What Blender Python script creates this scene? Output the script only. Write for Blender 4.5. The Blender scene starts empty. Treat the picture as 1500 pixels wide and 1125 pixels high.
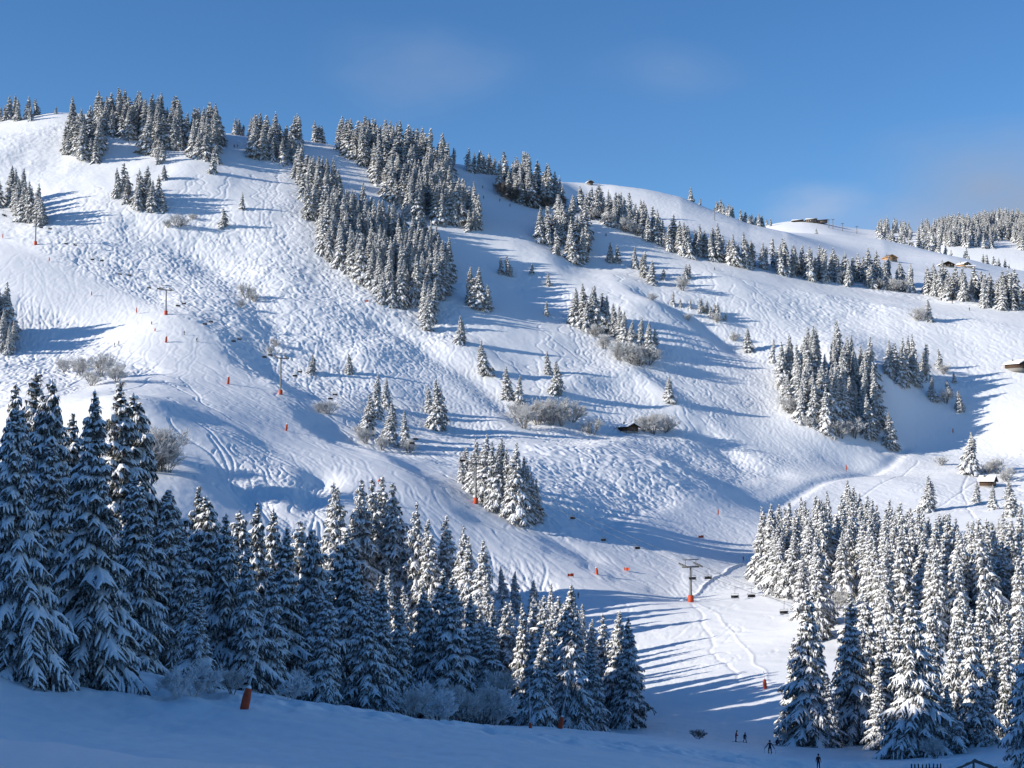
import bpy, bmesh, math, random
import numpy as np
from mathutils import Vector, Matrix

# ------------------------------------------------------------------ camera, sky, sun
sc = bpy.context.scene
F = 2083.0                                   # focal length in pixels of the 1500 wide photograph
PITCH = math.atan(137.5 / F)
cam_d = bpy.data.cameras.new('camera')
cam = bpy.data.objects.new('camera', cam_d)
sc.collection.objects.link(cam)
cam_d.sensor_width = 36.0
cam_d.lens = 36.0 * F / 1500.0
cam_d.clip_start = 0.3
cam_d.clip_end = 9000
cam.location = (0, 0, 0)
cam.rotation_euler = (math.radians(90) + PITCH, 0, 0)
sc.camera = cam

SUN_EL = math.radians(19.0)
SUN_BACK = math.radians(16.0)                 # a little behind the camera, otherwise straight from the left
sun_to = Vector((-math.cos(SUN_BACK) * math.cos(SUN_EL), -math.sin(SUN_BACK) * math.cos(SUN_EL), math.sin(SUN_EL)))
ld = bpy.data.lights.new('sun', 'SUN')
ld.energy = 5.0
ld.angle = math.radians(0.53)
ld.color = (1.0, 0.93, 0.82)
sun = bpy.data.objects.new('sun', ld)
sc.collection.objects.link(sun)
sun.rotation_euler = sun_to.to_track_quat('Z', 'Y').to_euler()

w = bpy.data.worlds.new('World')
sc.world = w
w.use_nodes = True
nt = w.node_tree
bg = nt.nodes['Background']
bg.inputs['Strength'].default_value = 0.106
sky = nt.nodes.new('ShaderNodeTexSky')
sky.sky_type = 'NISHITA'
sky.sun_disc = False
sky.sun_elevation = SUN_EL
sky.sun_rotation = math.atan2(sun_to.x, sun_to.y)
sky.altitude = 1700
sky.air_density = 1.0
sky.dust_density = 0.15
sky.ozone_density = 3.0

def ray(px, py):
    """(x/y, z/y) of the ray through a pixel of the photograph"""
    X = (px - 750.0) / F
    Y = (562.5 - py) / F
    y = math.cos(PITCH) - Y * math.sin(PITCH)
    return X / y, (math.sin(PITCH) + Y * math.cos(PITCH)) / y

def project(x, y, z):
    dep = y * math.cos(PITCH) + z * math.sin(PITCH)
    return 750 + F * x / dep, 562.5 - F * (-y * math.sin(PITCH) + z * math.cos(PITCH)) / dep

# thin cloud veils of the sky: soft patches in fixed directions, broken up by noise
def cloud_patch(prev, px, py, su, sv, amount, col, seed):
    u, v = ray(px, py)
    d = Vector((u, 1, v)).normalized()
    tc = nt.nodes.new('ShaderNodeTexCoord')
    sub = nt.nodes.new('ShaderNodeVectorMath'); sub.operation = 'SUBTRACT'
    sub.inputs[1].default_value = d
    nt.links.new(tc.outputs['Generated'], sub.inputs[0])
    nz = nt.nodes.new('ShaderNodeTexNoise'); nz.inputs['Scale'].default_value = 9; nz.inputs['Detail'].default_value = 6
    mp = nt.nodes.new('ShaderNodeMapping'); mp.inputs['Location'].default_value = (seed, 0, 0); mp.inputs['Scale'].default_value = (1, 1, 2.0)
    nt.links.new(tc.outputs['Generated'], mp.inputs[0]); nt.links.new(mp.outputs[0], nz.inputs['Vector'])
    nsub = nt.nodes.new('ShaderNodeVectorMath'); nsub.operation = 'MULTIPLY_ADD'
    nsub.inputs[1].default_value = (0.09, 0, 0.05); nsub.inputs[2].default_value = (-0.045, 0, -0.025)
    nt.links.new(nz.outputs['Color'], nsub.inputs[0])
    add = nt.nodes.new('ShaderNodeVectorMath'); add.operation = 'ADD'
    nt.links.new(sub.outputs[0], add.inputs[0]); nt.links.new(nsub.outputs[0], add.inputs[1])
    div = nt.nodes.new('ShaderNodeVectorMath'); div.operation = 'MULTIPLY'
    div.inputs[1].default_value = (1 / su, 0.4, 1 / sv)
    nt.links.new(add.outputs[0], div.inputs[0])
    ln = nt.nodes.new('ShaderNodeVectorMath'); ln.operation = 'LENGTH'
    nt.links.new(div.outputs[0], ln.inputs[0])
    mr = nt.nodes.new('ShaderNodeMapRange'); mr.interpolation_type = 'SMOOTHSTEP'
    mr.inputs['From Min'].default_value = 1.0; mr.inputs['From Max'].default_value = 0.0
    mr.inputs['To Min'].default_value = 0.0; mr.inputs['To Max'].default_value = 1.0
    nt.links.new(ln.outputs['Value'], mr.inputs['Value'])
    n2 = nt.nodes.new('ShaderNodeTexNoise'); n2.inputs['Scale'].default_value = 26; n2.inputs['Detail'].default_value = 7
    nt.links.new(mp.outputs[0], n2.inputs['Vector'])
    m2 = nt.nodes.new('ShaderNodeMath'); m2.operation = 'MULTIPLY_ADD'; m2.inputs[1].default_value = 0.8; m2.inputs[2].default_value = 0.6
    nt.links.new(n2.outputs['Fac'], m2.inputs[0])
    m3 = nt.nodes.new('ShaderNodeMath'); m3.operation = 'MULTIPLY'
    nt.links.new(mr.outputs[0], m3.inputs[0]); nt.links.new(m2.outputs[0], m3.inputs[1])
    m4 = nt.nodes.new('ShaderNodeMath'); m4.operation = 'MULTIPLY'; m4.inputs[1].default_value = amount; m4.use_clamp = True
    nt.links.new(m3.outputs[0], m4.inputs[0])
    mix = nt.nodes.new('ShaderNodeMix'); mix.data_type = 'RGBA'
    nt.links.new(m4.outputs[0], mix.inputs['Factor'])
    nt.links.new(prev, mix.inputs['A'])
    mix.inputs['B'].default_value = (*col, 1)
    return mix.outputs['Result']

hs = nt.nodes.new('ShaderNodeHueSaturation')
hs.inputs['Hue'].default_value = 0.504
hs.inputs['Saturation'].default_value = 1.2
hs.inputs['Value'].default_value = 1.07
nt.links.new(sky.outputs[0], hs.inputs['Color'])
c = hs.outputs[0]
CL = (2.5, 3.0, 4.3)
c = cloud_patch(c, 610, 100, .085, .040, .30, (2.0, 2.75, 4.3), 0.0)
c = cloud_patch(c, 1000, 105, .07, .030, .22, (2.0, 2.75, 4.3), 3.1)
c = cloud_patch(c, 1510, 300, .135, .065, 1.0, (2.0, 2.75, 4.1), 5.7)
c = cloud_patch(c, 1190, 312, .05, .022, .5, (3.2, 3.8, 5.0), 8.2)
c = cloud_patch(c, 1400, 330, .16, .020, .5, (2.6, 3.2, 4.6), 11.4)
nt.links.new(c, bg.inputs['Color'])

sc.view_settings.view_transform = 'Standard'
sc.view_settings.look = 'None'
sc.view_settings.exposure = 0.45
sc.view_settings.gamma = 1.0
sc.cycles.max_bounces = 6
sc.cycles.diffuse_bounces = 3
sc.cycles.glossy_bounces = 1
sc.cycles.transmission_bounces = 1
sc.cycles.transparent_max_bounces = 4
sc.cycles.caustics_reflective = False
sc.cycles.caustics_refractive = False

rng = np.random.default_rng(7)
random.seed(7)

# ------------------------------------------------------------------ helpers
def link(o, parent=None):
    sc.collection.objects.link(o)
    if parent is not None:
        o.parent = parent
    return o

def tag(o, label=None, cat=None, group=None, kind=None):
    if label: o['label'] = label
    if cat: o['category'] = cat
    if group: o['group'] = group
    if kind: o['kind'] = kind
    return o

def empty(name, loc, rz=0.0, scale=1.0):
    o = bpy.data.objects.new(name, None)
    o.empty_display_size = 0.5
    o.location = loc
    o.rotation_euler = (0, 0, rz)
    o.scale = (scale,) * 3
    return link(o)

def make_mesh(name, verts, faces, mats, midx=None, smooth=False):
    """faces: (n,3) or (n,4) int array, or list of tuples"""
    me = bpy.data.meshes.new(name)
    verts = np.asarray(verts, np.float32)
    if isinstance(faces, np.ndarray):
        n, k = faces.shape
        me.vertices.add(len(verts)); me.vertices.foreach_set('co', verts.ravel())
        me.loops.add(n * k); me.loops.foreach_set('vertex_index', faces.ravel().astype(np.int32))
        me.polygons.add(n); me.polygons.foreach_set('loop_start', np.arange(0, n * k, k, dtype=np.int32))
        me.update(calc_edges=True)
    else:
        me.from_pydata([tuple(v) for v in verts.tolist()], [], faces)
        n = len(faces)
    for m in mats: me.materials.append(m)
    if midx is not None: me.polygons.foreach_set('material_index', np.asarray(midx, np.int32))
    if smooth: me.polygons.foreach_set('use_smooth', np.ones(n, bool))
    me.update()
    return me

def node_mat(name, col, rough=0.7, noise=None, bump=None, spec=0.3):
    """principled material; noise = (scale, second colour, lo, hi) breaks the colour up, bump = (scale, strength, distance)"""
    m = bpy.data.materials.new(name)
    m.use_nodes = True
    t = m.node_tree
    p = t.nodes['Principled BSDF']
    p.inputs['Base Color'].default_value = (*col, 1)
    p.inputs['Roughness'].default_value = rough
    p.inputs['Specular IOR Level'].default_value = spec
    tc = t.nodes.new('ShaderNodeTexCoord')
    if noise:
        n = t.nodes.new('ShaderNodeTexNoise'); n.inputs['Scale'].default_value = noise[0]; n.inputs['Detail'].default_value = 4
        t.links.new(tc.outputs['Object'], n.inputs['Vector'])
        mr = t.nodes.new('ShaderNodeMapRange'); mr.inputs['From Min'].default_value = noise[2]; mr.inputs['From Max'].default_value = noise[3]
        t.links.new(n.outputs['Fac'], mr.inputs['Value'])
        mx = t.nodes.new('ShaderNodeMix'); mx.data_type = 'RGBA'
        mx.inputs['A'].default_value = (*col, 1); mx.inputs['B'].default_value = (*noise[1], 1)
        t.links.new(mr.outputs[0], mx.inputs['Factor']); t.links.new(mx.outputs['Result'], p.inputs['Base Color'])
    if bump:
        n = t.nodes.new('ShaderNodeTexNoise'); n.inputs['Scale'].default_value = bump[0]; n.inputs['Detail'].default_value = 5
        t.links.new(tc.outputs['Object'], n.inputs['Vector'])
        b = t.nodes.new('ShaderNodeBump'); b.inputs['Strength'].default_value = bump[1]; b.inputs['Distance'].default_value = bump[2]
        t.links.new(n.outputs['Fac'], b.inputs['Height']); t.links.new(b.outputs[0], p.inputs['Normal'])
    return m

SNOW = (0.86, 0.87, 0.885)
M = {}
M['ground_snow'] = node_mat('ground_snow', SNOW, 0.55, bump=(1.3, 0.35, 0.12), spec=0.25)
M['tree_snow'] = node_mat('tree_snow', SNOW, 0.6, bump=(5.0, 0.5, 0.08), spec=0.2)
M['roof_snow'] = node_mat('roof_snow', SNOW, 0.6, bump=(1.5, 0.4, 0.1), spec=0.2)
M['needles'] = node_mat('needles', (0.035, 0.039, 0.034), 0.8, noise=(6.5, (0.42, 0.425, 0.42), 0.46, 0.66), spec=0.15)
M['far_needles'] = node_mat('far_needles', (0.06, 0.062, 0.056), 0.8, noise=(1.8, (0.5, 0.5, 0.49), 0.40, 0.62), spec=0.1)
M['bark'] = node_mat('bark', (0.045, 0.036, 0.028), 0.85, noise=(6, (0.1, 0.085, 0.07), 0.45, 0.7))
M['frosted_twig'] = node_mat('frosted_twig', (0.58, 0.57, 0.55), 0.8, noise=(0.9, (0.78, 0.78, 0.78), 0.4, 0.65))
M['dark_twig'] = node_mat('dark_twig', (0.13, 0.115, 0.10), 0.85, noise=(1.1, (0.36, 0.34, 0.32), 0.45, 0.7))
M['steel'] = node_mat('steel', (0.12, 0.125, 0.13), 0.5, noise=(2, (0.17, 0.175, 0.18), 0.4, 0.7))
M['pale_steel'] = node_mat('pale_steel', (0.42, 0.44, 0.46), 0.45, noise=(2, (0.5, 0.52, 0.54), 0.4, 0.7))
M['black'] = node_mat('black_plastic', (0.012, 0.012, 0.014), 0.6, noise=(5, (0.02, 0.02, 0.023), 0.4, 0.7))
M['orange'] = node_mat('orange_vinyl', (0.5, 0.075, 0.025), 0.65, noise=(2.5, (0.34, 0.055, 0.028), 0.4, 0.65))
M['dark_wood'] = node_mat('dark_wood', (0.05, 0.03, 0.02), 0.8, noise=(3, (0.09, 0.055, 0.035), 0.4, 0.7))
M['tan_wood'] = node_mat('tan_wood', (0.42, 0.24, 0.12), 0.75, noise=(3, (0.5, 0.31, 0.17), 0.4, 0.7))
M['grey_wood'] = node_mat('grey_wood', (0.14, 0.115, 0.1), 0.85, noise=(4, (0.2, 0.17, 0.15), 0.4, 0.7))
M['glass'] = node_mat('dark_glass', (0.03, 0.035, 0.045), 0.15, noise=(1, (0.05, 0.055, 0.06), 0.4, 0.7))
M['stone'] = node_mat('stone', (0.2, 0.19, 0.18), 0.85, noise=(3, (0.3, 0.29, 0.27), 0.4, 0.7))

# ------------------------------------------------------------------ terrain
# Survey of the mountain: (pixel x, pixel y, metres forward) of points seen on the ground
PTS = [
 (0,1125,60),(400,1125,62),(750,1125,72),(1000,1125,105),(1200,1132,158),(1350,1128,165),(1500,1125,160),(0,1022,105),(200,1042,115),(357,1035,120),(550,1047,145),(750,1060,175),
 (820,1068,195),(900,1073,210),(1000,1080,225),(1080,1088,235),(1128,1103,205),(1180,1098,225),(1300,1118,195),(1400,1112,185),(1480,1110,170),(1290,1090,235),(1400,1080,225),(1050,1062,262),
 (950,1056,265),(1050,1000,302),(1100,960,334),(1150,920,373),(1012,882,437),(950,880,417),(900,835,462),(1000,800,512),(1089,822,517),(1130,862,426),(1180,905,378),(1110,740,620),
 (1250,690,722),(1350,652,765),(1500,590,801),(1220,905,359),(1300,945,330),(1400,955,298),(1480,958,294),(1300,860,408),(1400,850,430),(1500,860,424),(1300,790,535),(1400,780,544),
 (1500,770,548),(1360,750,621),(1445,705,683),(1425,690,698),(1480,750,578),(1300,700,687),(560,905,413),(700,930,392),(450,945,378),(250,1010,300),(600,1020,300),(800,985,357),
 (100,930,300),(0,705,474),(0,1045,220),(900,1060,275),(400,1068,250),(200,1062,200),(700,1062,270),(300,940,341),(0,380,765),(50,360,795),(100,420,739),(240,470,693),
 (335,560,618),(420,630,550),(600,700,497),(697,738,494),(800,772,489),(0,520,655),(130,500,683),(225,690,434),(300,680,469),(280,600,531),(180,590,507),(400,740,453),
 (340,640,512),(500,770,440),(740,690,553),(900,700,582),(1000,680,630),(920,632,701),(700,640,614),(645,628,648),(580,660,575),(500,600,613),(530,645,558),(455,545,678),
 (510,545,685),(705,545,728),(810,580,717),(1000,600,737),(980,585,746),(620,480,768),(720,450,806),(560,450,779),(800,480,804),(900,530,775),(850,480,813),(950,450,848),
 (1100,510,836),(1130,600,764),(1200,620,748),(1290,652,752),(1340,610,788),(1240,655,738),(1140,530,818),(1300,550,800),(1390,560,826),(1490,537,847),(1250,480,889),(1360,465,915),
 (1050,400,941),(1200,430,943),(1500,457,945),(1000,375,972),(900,330,991),(1100,390,979),(1200,412,986),(1350,437,978),(1150,345,1244),(1300,375,1240),(1390,390,1190),(1500,412,1125),
 (1050,325,1322),(1190,347,1387),(1300,352,1390),(1400,380,1340),(1500,397,1286),(850,269,1268),(900,274,1290),(1000,292,1327),(830,300,1160),(950,320,1135),(1190,323,2000),(1120,338,1950),
 (1260,346,1950),(1400,334,2050),(1500,325,2050),(1320,348,1950),(1500,370,1750),(1380,368,1750),(0,185,985),(90,166,1005),(150,215,955),(250,190,1050),(330,195,1045),(450,206,1035),
 (640,236,1060),(700,250,1055),(750,290,1020),(830,302,1033),(0,310,855),(60,330,825),(200,300,855),(350,305,870),(320,245,930),(300,400,792),(400,420,777),(400,350,840),
 (450,320,870),(550,300,933),(600,310,933),(480,400,815),(690,340,921),(740,400,876),(800,370,912),(850,390,922),(940,410,907),(780,430,854),
]
WPTS = [(-110,125,26),(-190,90,60),(-190,130,57),(-190,190,20),(-200,270,-2),(-260,330,-4),(-320,150,80),(-330,60,85),(-150,0,60),(-185,45,62),(-330,400,18),(-420,500,45),(-520,650,80),(-700,980,240),(-480,800,140),  # ground out of view; its left crest raised to shade the near slope
 (650,900,70),(560,620,5),(420,350,-40),(300,180,-38),(200,60,-22),(330,0,-15),(0,0,-1.75),(15,45,-12.5),(26,60,-16.5),(42,100,-24),(60,75,-20.5),(10,30,-9),(-12,0,-1.2),(40,10,-4.0),(0,-120,18),(-200,-150,60),(250,-150,5),
 (-400,1250,190),(-200,1280,190),(0,1280,185),(-300,1700,120),(0,1700,120),(300,1650,170),(550,1650,210),(-800,2300,60),(0,2500,80),(500,2500,230),(900,2500,240),(900,1500,130),(1100,2000,260),(-900,1500,150),(100,1500,190)]

def survey():
    P = []
    for px, py, d in PTS:
        u, v = ray(px, py)
        P.append((u * d, d, v * d))
    return np.array(P + WPTS)

SP = survey()
_c = SP[:, :2] / 300.0
def _phi(r2):
    return np.where(r2 > 1e-12, 0.5 * r2 * np.log(np.maximum(r2, 1e-12)), 0.0)
_n = len(SP)
_A = np.zeros((_n + 3, _n + 3))
_A[:_n, :_n] = _phi(((_c[:, None, :] - _c[None, :, :]) ** 2).sum(-1)) + np.eye(_n) * 0.0012
_A[:_n, _n] = 1; _A[:_n, _n + 1:] = _c
_A[_n, :_n] = 1; _A[_n + 1:, :_n] = _c.T
_sol = np.linalg.solve(_A, np.concatenate([SP[:, 2], np.zeros(3)]))

def base_height(x, y):
    x = np.asarray(x, float); y = np.asarray(y, float)
    shp = x.shape
    q = np.stack([x.ravel(), y.ravel()], 1) / 300.0
    out = np.empty(len(q))
    for i in range(0, len(q), 20000):
        s = q[i:i + 20000]
        out[i:i + 20000] = _phi(((s[:, None, :] - _c[None, :, :]) ** 2).sum(-1)) @ _sol[:_n] + _sol[_n] + s @ _sol[_n + 1:]
    return out.reshape(shp)

_tab = rng.random((256, 256)).astype(np.float32)
def vnoise(x, y):
    xi = np.floor(x).astype(np.int64); yi = np.floor(y).astype(np.int64)
    fx = (x - xi).astype(np.float32); fy = (y - yi).astype(np.float32)
    fx = fx * fx * fx * (fx * (fx * 6 - 15) + 10); fy = fy * fy * fy * (fy * (fy * 6 - 15) + 10)
    a = _tab[xi & 255, yi & 255]; b = _tab[(xi + 1) & 255, yi & 255]
    c_ = _tab[xi & 255, (yi + 1) & 255]; d = _tab[(xi + 1) & 255, (yi + 1) & 255]
    return (a + (b - a) * fx + (c_ - a) * fy + (a - b - c_ + d) * fx * fy) * 2 - 1
def fnoise(x, y, s, octs=3, gain=0.5, off=0.0):
    out = 0; amp = 1.0
    for o in range(octs):
        ca, sa = math.cos(o * 1.1 + 0.4), math.sin(o * 1.1 + 0.4)
        out = out + amp * vnoise((x * ca - y * sa) / s + off + 17.3 * o, (x * sa + y * ca) / s + off * 1.7 + 5.1 * o)
        amp *= gain; s *= 0.5
    return out

# grid rows (metres forward) and columns (fan that widens with distance)
ROWS = np.concatenate([np.arange(-160, 40, 8.0), np.arange(40, 250, 0.9), np.arange(250, 450, 1.0), np.arange(450, 1065, 0.8),
                       np.arange(1065, 1400, 2.2), np.arange(1400, 1700, 8.0), np.arange(1700, 2100, 4.0), np.arange(2100, 2700, 15.0)])
COLS = np.concatenate([np.linspace(-1.3, -0.40, 110)[:-1], np.linspace(-0.40, 0.385, 1150), np.linspace(0.385, 1.1, 90)[1:]])
SPREAD = 80.0
NR, NC = len(ROWS), len(COLS)
GY = np.repeat(ROWS[:, None], NC, 1)
GX = COLS[None, :] * (np.maximum(ROWS, -40)[:, None] + SPREAD)

def smoothstep(e0, e1, v):
    t = np.clip((v - e0) / (e1 - e0), 0, 1)
    return t * t * (3 - 2 * t)

smoothstep_ = smoothstep
# coarse base, then refined by interpolation
_ri = np.unique(np.concatenate([np.arange(0, NR, 8), [NR - 1]])); _ci = np.unique(np.concatenate([np.arange(0, NC, 8), [NC - 1]]))
_cz = base_height(GX[np.ix_(_ri, _ci)], GY[np.ix_(_ri, _ci)])
def upsample(cz):
    t = np.empty((len(_ri), NC)); full = np.empty((NR, NC))
    for i in range(len(_ri)): t[i] = np.interp(np.arange(NC), _ci, cz[i])
    for j in range(NC): full[:, j] = np.interp(np.arange(NR), _ri, t[:, j])
    return full
# smoother: blur after linear upsample
def blur(a, k):
    ker = np.ones(2 * k + 1) / (2 * k + 1)
    p = np.pad(a, ((k, k), (0, 0)), mode='edge'); cs = np.cumsum(np.vstack([np.zeros((1, p.shape[1])), p]), 0)
    a = (cs[2 * k + 1:] - cs[:-2 * k - 1]) / (2 * k + 1)
    p = np.pad(a, ((0, 0), (k, k)), mode='edge'); cs = np.cumsum(np.hstack([np.zeros((p.shape[0], 1)), p]), 1)
    return (cs[:, 2 * k + 1:] - cs[:, :-2 * k - 1]) / (2 * k + 1)
BASE = upsample(_cz)
# settle the far snowfield so that its crest lies where it was surveyed
_far = (ROWS > 1150) & (ROWS < 1700)
_cu = COLS * (1300 + SPREAD) / 1300.0
_cpx = 750 + F * _cu / math.cos(PITCH)
_crest = (BASE[_far] / ROWS[_far][:, None]).max(0)
_want = np.array([ray(750, yy)[1] for yy in np.interp(_cpx, [740, 835, 900, 950, 1000, 1050, 1100, 1150, 1250, 1300, 1400, 1500], [262, 267, 271, 278, 289, 309, 328, 339, 346, 350, 374, 396])])
_win = smoothstep_(720, 800, _cpx) * (1 - smoothstep_(1420, 1500, _cpx))
BASE = BASE - (np.clip(_crest - _want, -.02, .02) * _win)[None, :] * GY * np.array(smoothstep_(1040, 1230, GY)) * (1 - smoothstep_(1500, 1750, GY))
HZ = BASE.copy()

def H(x, y, grid=None):
    """terrain height at world points (bilinear on the grid)"""
    g = HZ if grid is None else grid
    x = np.asarray(x, float); y = np.asarray(y, float)
    r = np.interp(y, ROWS, np.arange(NR)); v = x / (np.maximum(y, -40) + SPREAD)
    c_ = np.interp(v, COLS, np.arange(NC))
    r0 = np.clip(np.floor(r).astype(int), 0, NR - 2); c0 = np.clip(np.floor(c_).astype(int), 0, NC - 2)
    fr = r - r0; fc = c_ - c0
    return (g[r0, c0] * (1 - fr) * (1 - fc) + g[r0 + 1, c0] * fr * (1 - fc) + g[r0, c0 + 1] * (1 - fr) * fc + g[r0 + 1, c0 + 1] * fr * fc)

def ground(px, py, dmin=40, dmax=2600):
    """where the ray through a pixel meets the ground"""
    u, v = ray(px, py)
    d = np.concatenate([np.arange(max(dmin, 40), 1100, 0.5), np.arange(1100, 2650, 2.0)])
    d = d[(d >= dmin) & (d <= dmax)]
    h = H(u * d, d)
    hit = np.nonzero(h >= v * d)[0]
    k = hit[0] if len(hit) else int(np.argmax(h / d))     # grazing: the skyline itself
    return float(u * d[k]), float(d[k]), float(h[k])
def polyline_world(pts):
    return np.array([ground(*p)[:2] for p in pts])

def seg_dist(x, y, line, signed=False):
    """distance to a polyline; with signed also which side (+ = right of its direction)"""
    best = np.full(x.shape, 1e9); side = np.zeros(x.shape)
    for (ax, ay), (bx, by) in zip(line[:-1], line[1:]):
        dx, dy = bx - ax, by - ay
        L2 = dx * dx + dy * dy + 1e-9
        t = np.clip(((x - ax) * dx + (y - ay) * dy) / L2, 0, 1)
        d = np.hypot(x - ax - t * dx, y - ay - t * dy)
        m = d < best
        best = np.where(m, d, best)
        if signed:
            side = np.where(m, np.sign((x - ax) * dy - (y - ay) * dx), side)
    return (best, side) if signed else best

_CX = GX[np.ix_(_ri, _ci)]; _CY = GY[np.ix_(_ri, _ci)]

# --- groomed runs: pixel polylines and half widths in metres
RUNS = [
 ([(-30,365),(60,405),(150,445),(235,478),(330,560),(420,640),(540,700),(690,770),(830,815),(940,850)], 19, 1.0),
 ([(1520,588),(1360,652),(1240,705),(1120,760),(1020,815),(960,845)], 30, 1.0),
 ([(960,845),(1000,900),(1030,960),(1040,1040),(1050,1062)], 34, 1.0),
 ([(452,205),(510,255),(580,320),(640,345)], 20, 1.0),
 ([(690,250),(715,290),(760,330),(840,350),(960,375),(1100,400),(1250,430),(1500,470)], 20, 0.9),
 ([(740,300),(690,400),(740,480)], 22, 0.55),
 ([(1250,640),(1120,640)], 22, 0.7),
 ([(1380,720),(1300,760)], 30, 0.8),
 ([(1500,500),(1350,500)], 45, 0.6),
 ([(0,190),(90,170)], 16, 1.0),
 ([(1040,900),(1120,960),(1150,1000)], 38, 0.8),
 ([(730,460),(690,560),(660,600)], 14, 0.4),
]
groom_c = np.zeros(_CX.shape)
for pts, hw, amt in RUNS:
    ln = polyline_world(pts)
    d = seg_dist(_CX, _CY, ln)
    groom_c = np.maximum(groom_c, amt * (1 - smoothstep(hw - 4, hw + 5, d)))
groom_c = np.maximum(groom_c, 1 - smoothstep(235, 262, _CY))                       # the foreground slope
far_c = smoothstep(1060, 1110, _CY)
groom_c = np.maximum(groom_c, 0.75 * far_c)
groom = upsample(groom_c)

# --- the shelf of the left run breaks off into a shaded bank on its right
bank = polyline_world([(262,452),(300,475),(345,515),(395,560),(450,605),(520,648),(590,690),(660,733),(740,775)])
bd, bs = seg_dist(_CX, _CY, bank, True)
right = np.where(bs * 1.0 < 0, 1.0, -1.0)          # filled in below once the direction is known
_mid = bank[len(bank) // 2]
_t = bank[5] - bank[3]; _r = np.array([-_t[1], _t[0]]); _r = _r / np.linalg.norm(_r)
if _r[0] < 0: _r = -_r
_probe = seg_dist(np.array([_mid[0] + 6 * _r[0]]), np.array([_mid[1] + 6 * _r[1]]), bank, True)[1][0]
s = bd * np.where(bs == _probe, 1.0, -1.0)
drop = -2.2 * smoothstep(-1, 14, s) * np.exp(-np.maximum(s, 0) / 34.0)
_end = np.minimum(np.hypot(_CX - bank[0][0], _CY - bank[0][1]), np.hypot(_CX - bank[-1][0], _CY - bank[-1][1]))
drop = drop * smoothstep(0, 40, np.where(bd < 60, _end, 0))
# other creases: gullies (negative) and ribs (positive): pixels, half width m, height m
CREASES = [
 ([(560,470),(640,520),(700,560),(760,610)], 9, -2), ([(400,470),(390,520),(470,580)], 10, -1.2),
 ([(840,560),(930,550),(1000,600)], 8, 2.2), ([(950,430),(1030,470),(1080,510)], 9, -3.0),
 ([(1040,640),(1090,680),(1130,690)], 9, -2.5), ([(1290,658),(1325,655),(1300,680),(1200,705),(1110,745)], 3.0, -1.6),
 ([(300,390),(360,420),(390,470)], 12, -1.5), ([(200,330),(260,360),(330,390)], 10, -1.5),
 ([(540,520),(610,500),(690,520)], 12, 2.5), ([(1000,655),(930,645),(860,655)], 10, 2.0),
 ([(700,760),(790,775),(860,810)], 5, -1.5), ([(455,745),(462,720),(470,700)], 6, -3.0), ([(330,690),(350,710),(370,740)], 8, -2.5),
]
crease_c = np.zeros(_CX.shape)
LOOSE = []
for pts, hw, hgt in CREASES:
    ln = polyline_world(pts)
    if hw < 5:
        LOOSE.append((ln, hw, hgt)); continue
    crease_c += hgt * np.exp(-(seg_dist(_CX, _CY, ln) / hw) ** 2)

HZ = HZ + upsample(drop + crease_c)
for ln, hw, hgt in LOOSE:
    lo = ln.min(0) - 15; hi = ln.max(0) + 15
    rr = np.nonzero((ROWS > lo[1]) & (ROWS < hi[1]))[0]
    sl = slice(rr[0], rr[-1] + 1)
    HZ[sl] += hgt * np.exp(-(seg_dist(GX[sl], GY[sl], ln) / hw) ** 2)
HZ = blur(blur(HZ, 2), 2)

off = 1 - groom
nearfade = smoothstep(250, 330, GY)
big = fnoise(GX, GY, 70, 3) * 1.7 + fnoise(GX, GY, 28, 2, off=3.3) * 0.75
HZ = HZ + big * nearfade * (0.25 + 0.75 * off) * (1 - 0.5 * smoothstep(1050, 1150, GY))
# crests of the foreground: soft hummocks along its edge
HZ = HZ + (1 - nearfade) * smoothstep(60, 100, GY) * (fnoise(GX, GY, 22, 3, off=9.1) * 0.35)
SMOOTH = HZ.copy()
# wind crust, trampled and mogulled snow
patch = smoothstep(-0.35, 0.6, fnoise(GX, GY, 90, 2, off=21.0))
wx = GX + 2.5 * fnoise(GX, GY, 14, 2, off=31.0); wy = GY + 2.5 * fnoise(GX, GY, 14, 2, off=41.0)
# lumps drawn out along the fall line, slanting
_an = 0.53 + 0.7 * fnoise(GX, GY, 130, 1, off=77.0); _ca, _sa = np.cos(_an), np.sin(_an)
_px, _py = wx - 40 * 0, wy
lx = wx * 0.86 + wy * 0.5; ly = -wx * 0.5 + wy * 0.86
_sc = 1 + 0.25 * fnoise(GX, GY, 60, 1, off=88.0)
m1 = 1 - np.abs(vnoise(lx / 4.2 + 3, ly / 7.0)) * 2
m2 = 1 - np.abs(vnoise(lx / 2.0 + 30, ly / 3.4 + 9)) * 2
m3 = vnoise(wx / 1.9 + 60, wy / 1.9)
m4 = 1 - np.abs(vnoise((wx * 0.6 - wy * 0.8) / 3.1 + 11, (wx * 0.8 + wy * 0.6) / 6.5 + 5)) * 2
_wm = smoothstep(-.4, .4, fnoise(GX, GY, 45, 2, off=91.0))
rough = ((m1 * (1 - _wm) + m4 * _wm) * 0.24 + m2 * 0.20 + m3 * 0.20) * (0.22 + 0.78 * patch)
HZ = HZ + 0.85 * rough * nearfade * off * (1 - 0.6 * smoothstep(1060, 1200, GY))
# faint corduroy-like texture of the pistes
HZ = HZ + groom * nearfade * (vnoise(lx / 2.2 + 90, ly / 9) * 0.055 + m3 * 0.03)
# near slope: scuffed edge, old tracks
edge = np.exp(-((GY - (118 + 0.62 * np.maximum(GX + 45, 0))) / 9.0) ** 2)
HZ = HZ + (1 - nearfade) * (fnoise(GX, GY, 2.2, 3, off=51) * (0.075 + 0.28 * edge))

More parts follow.
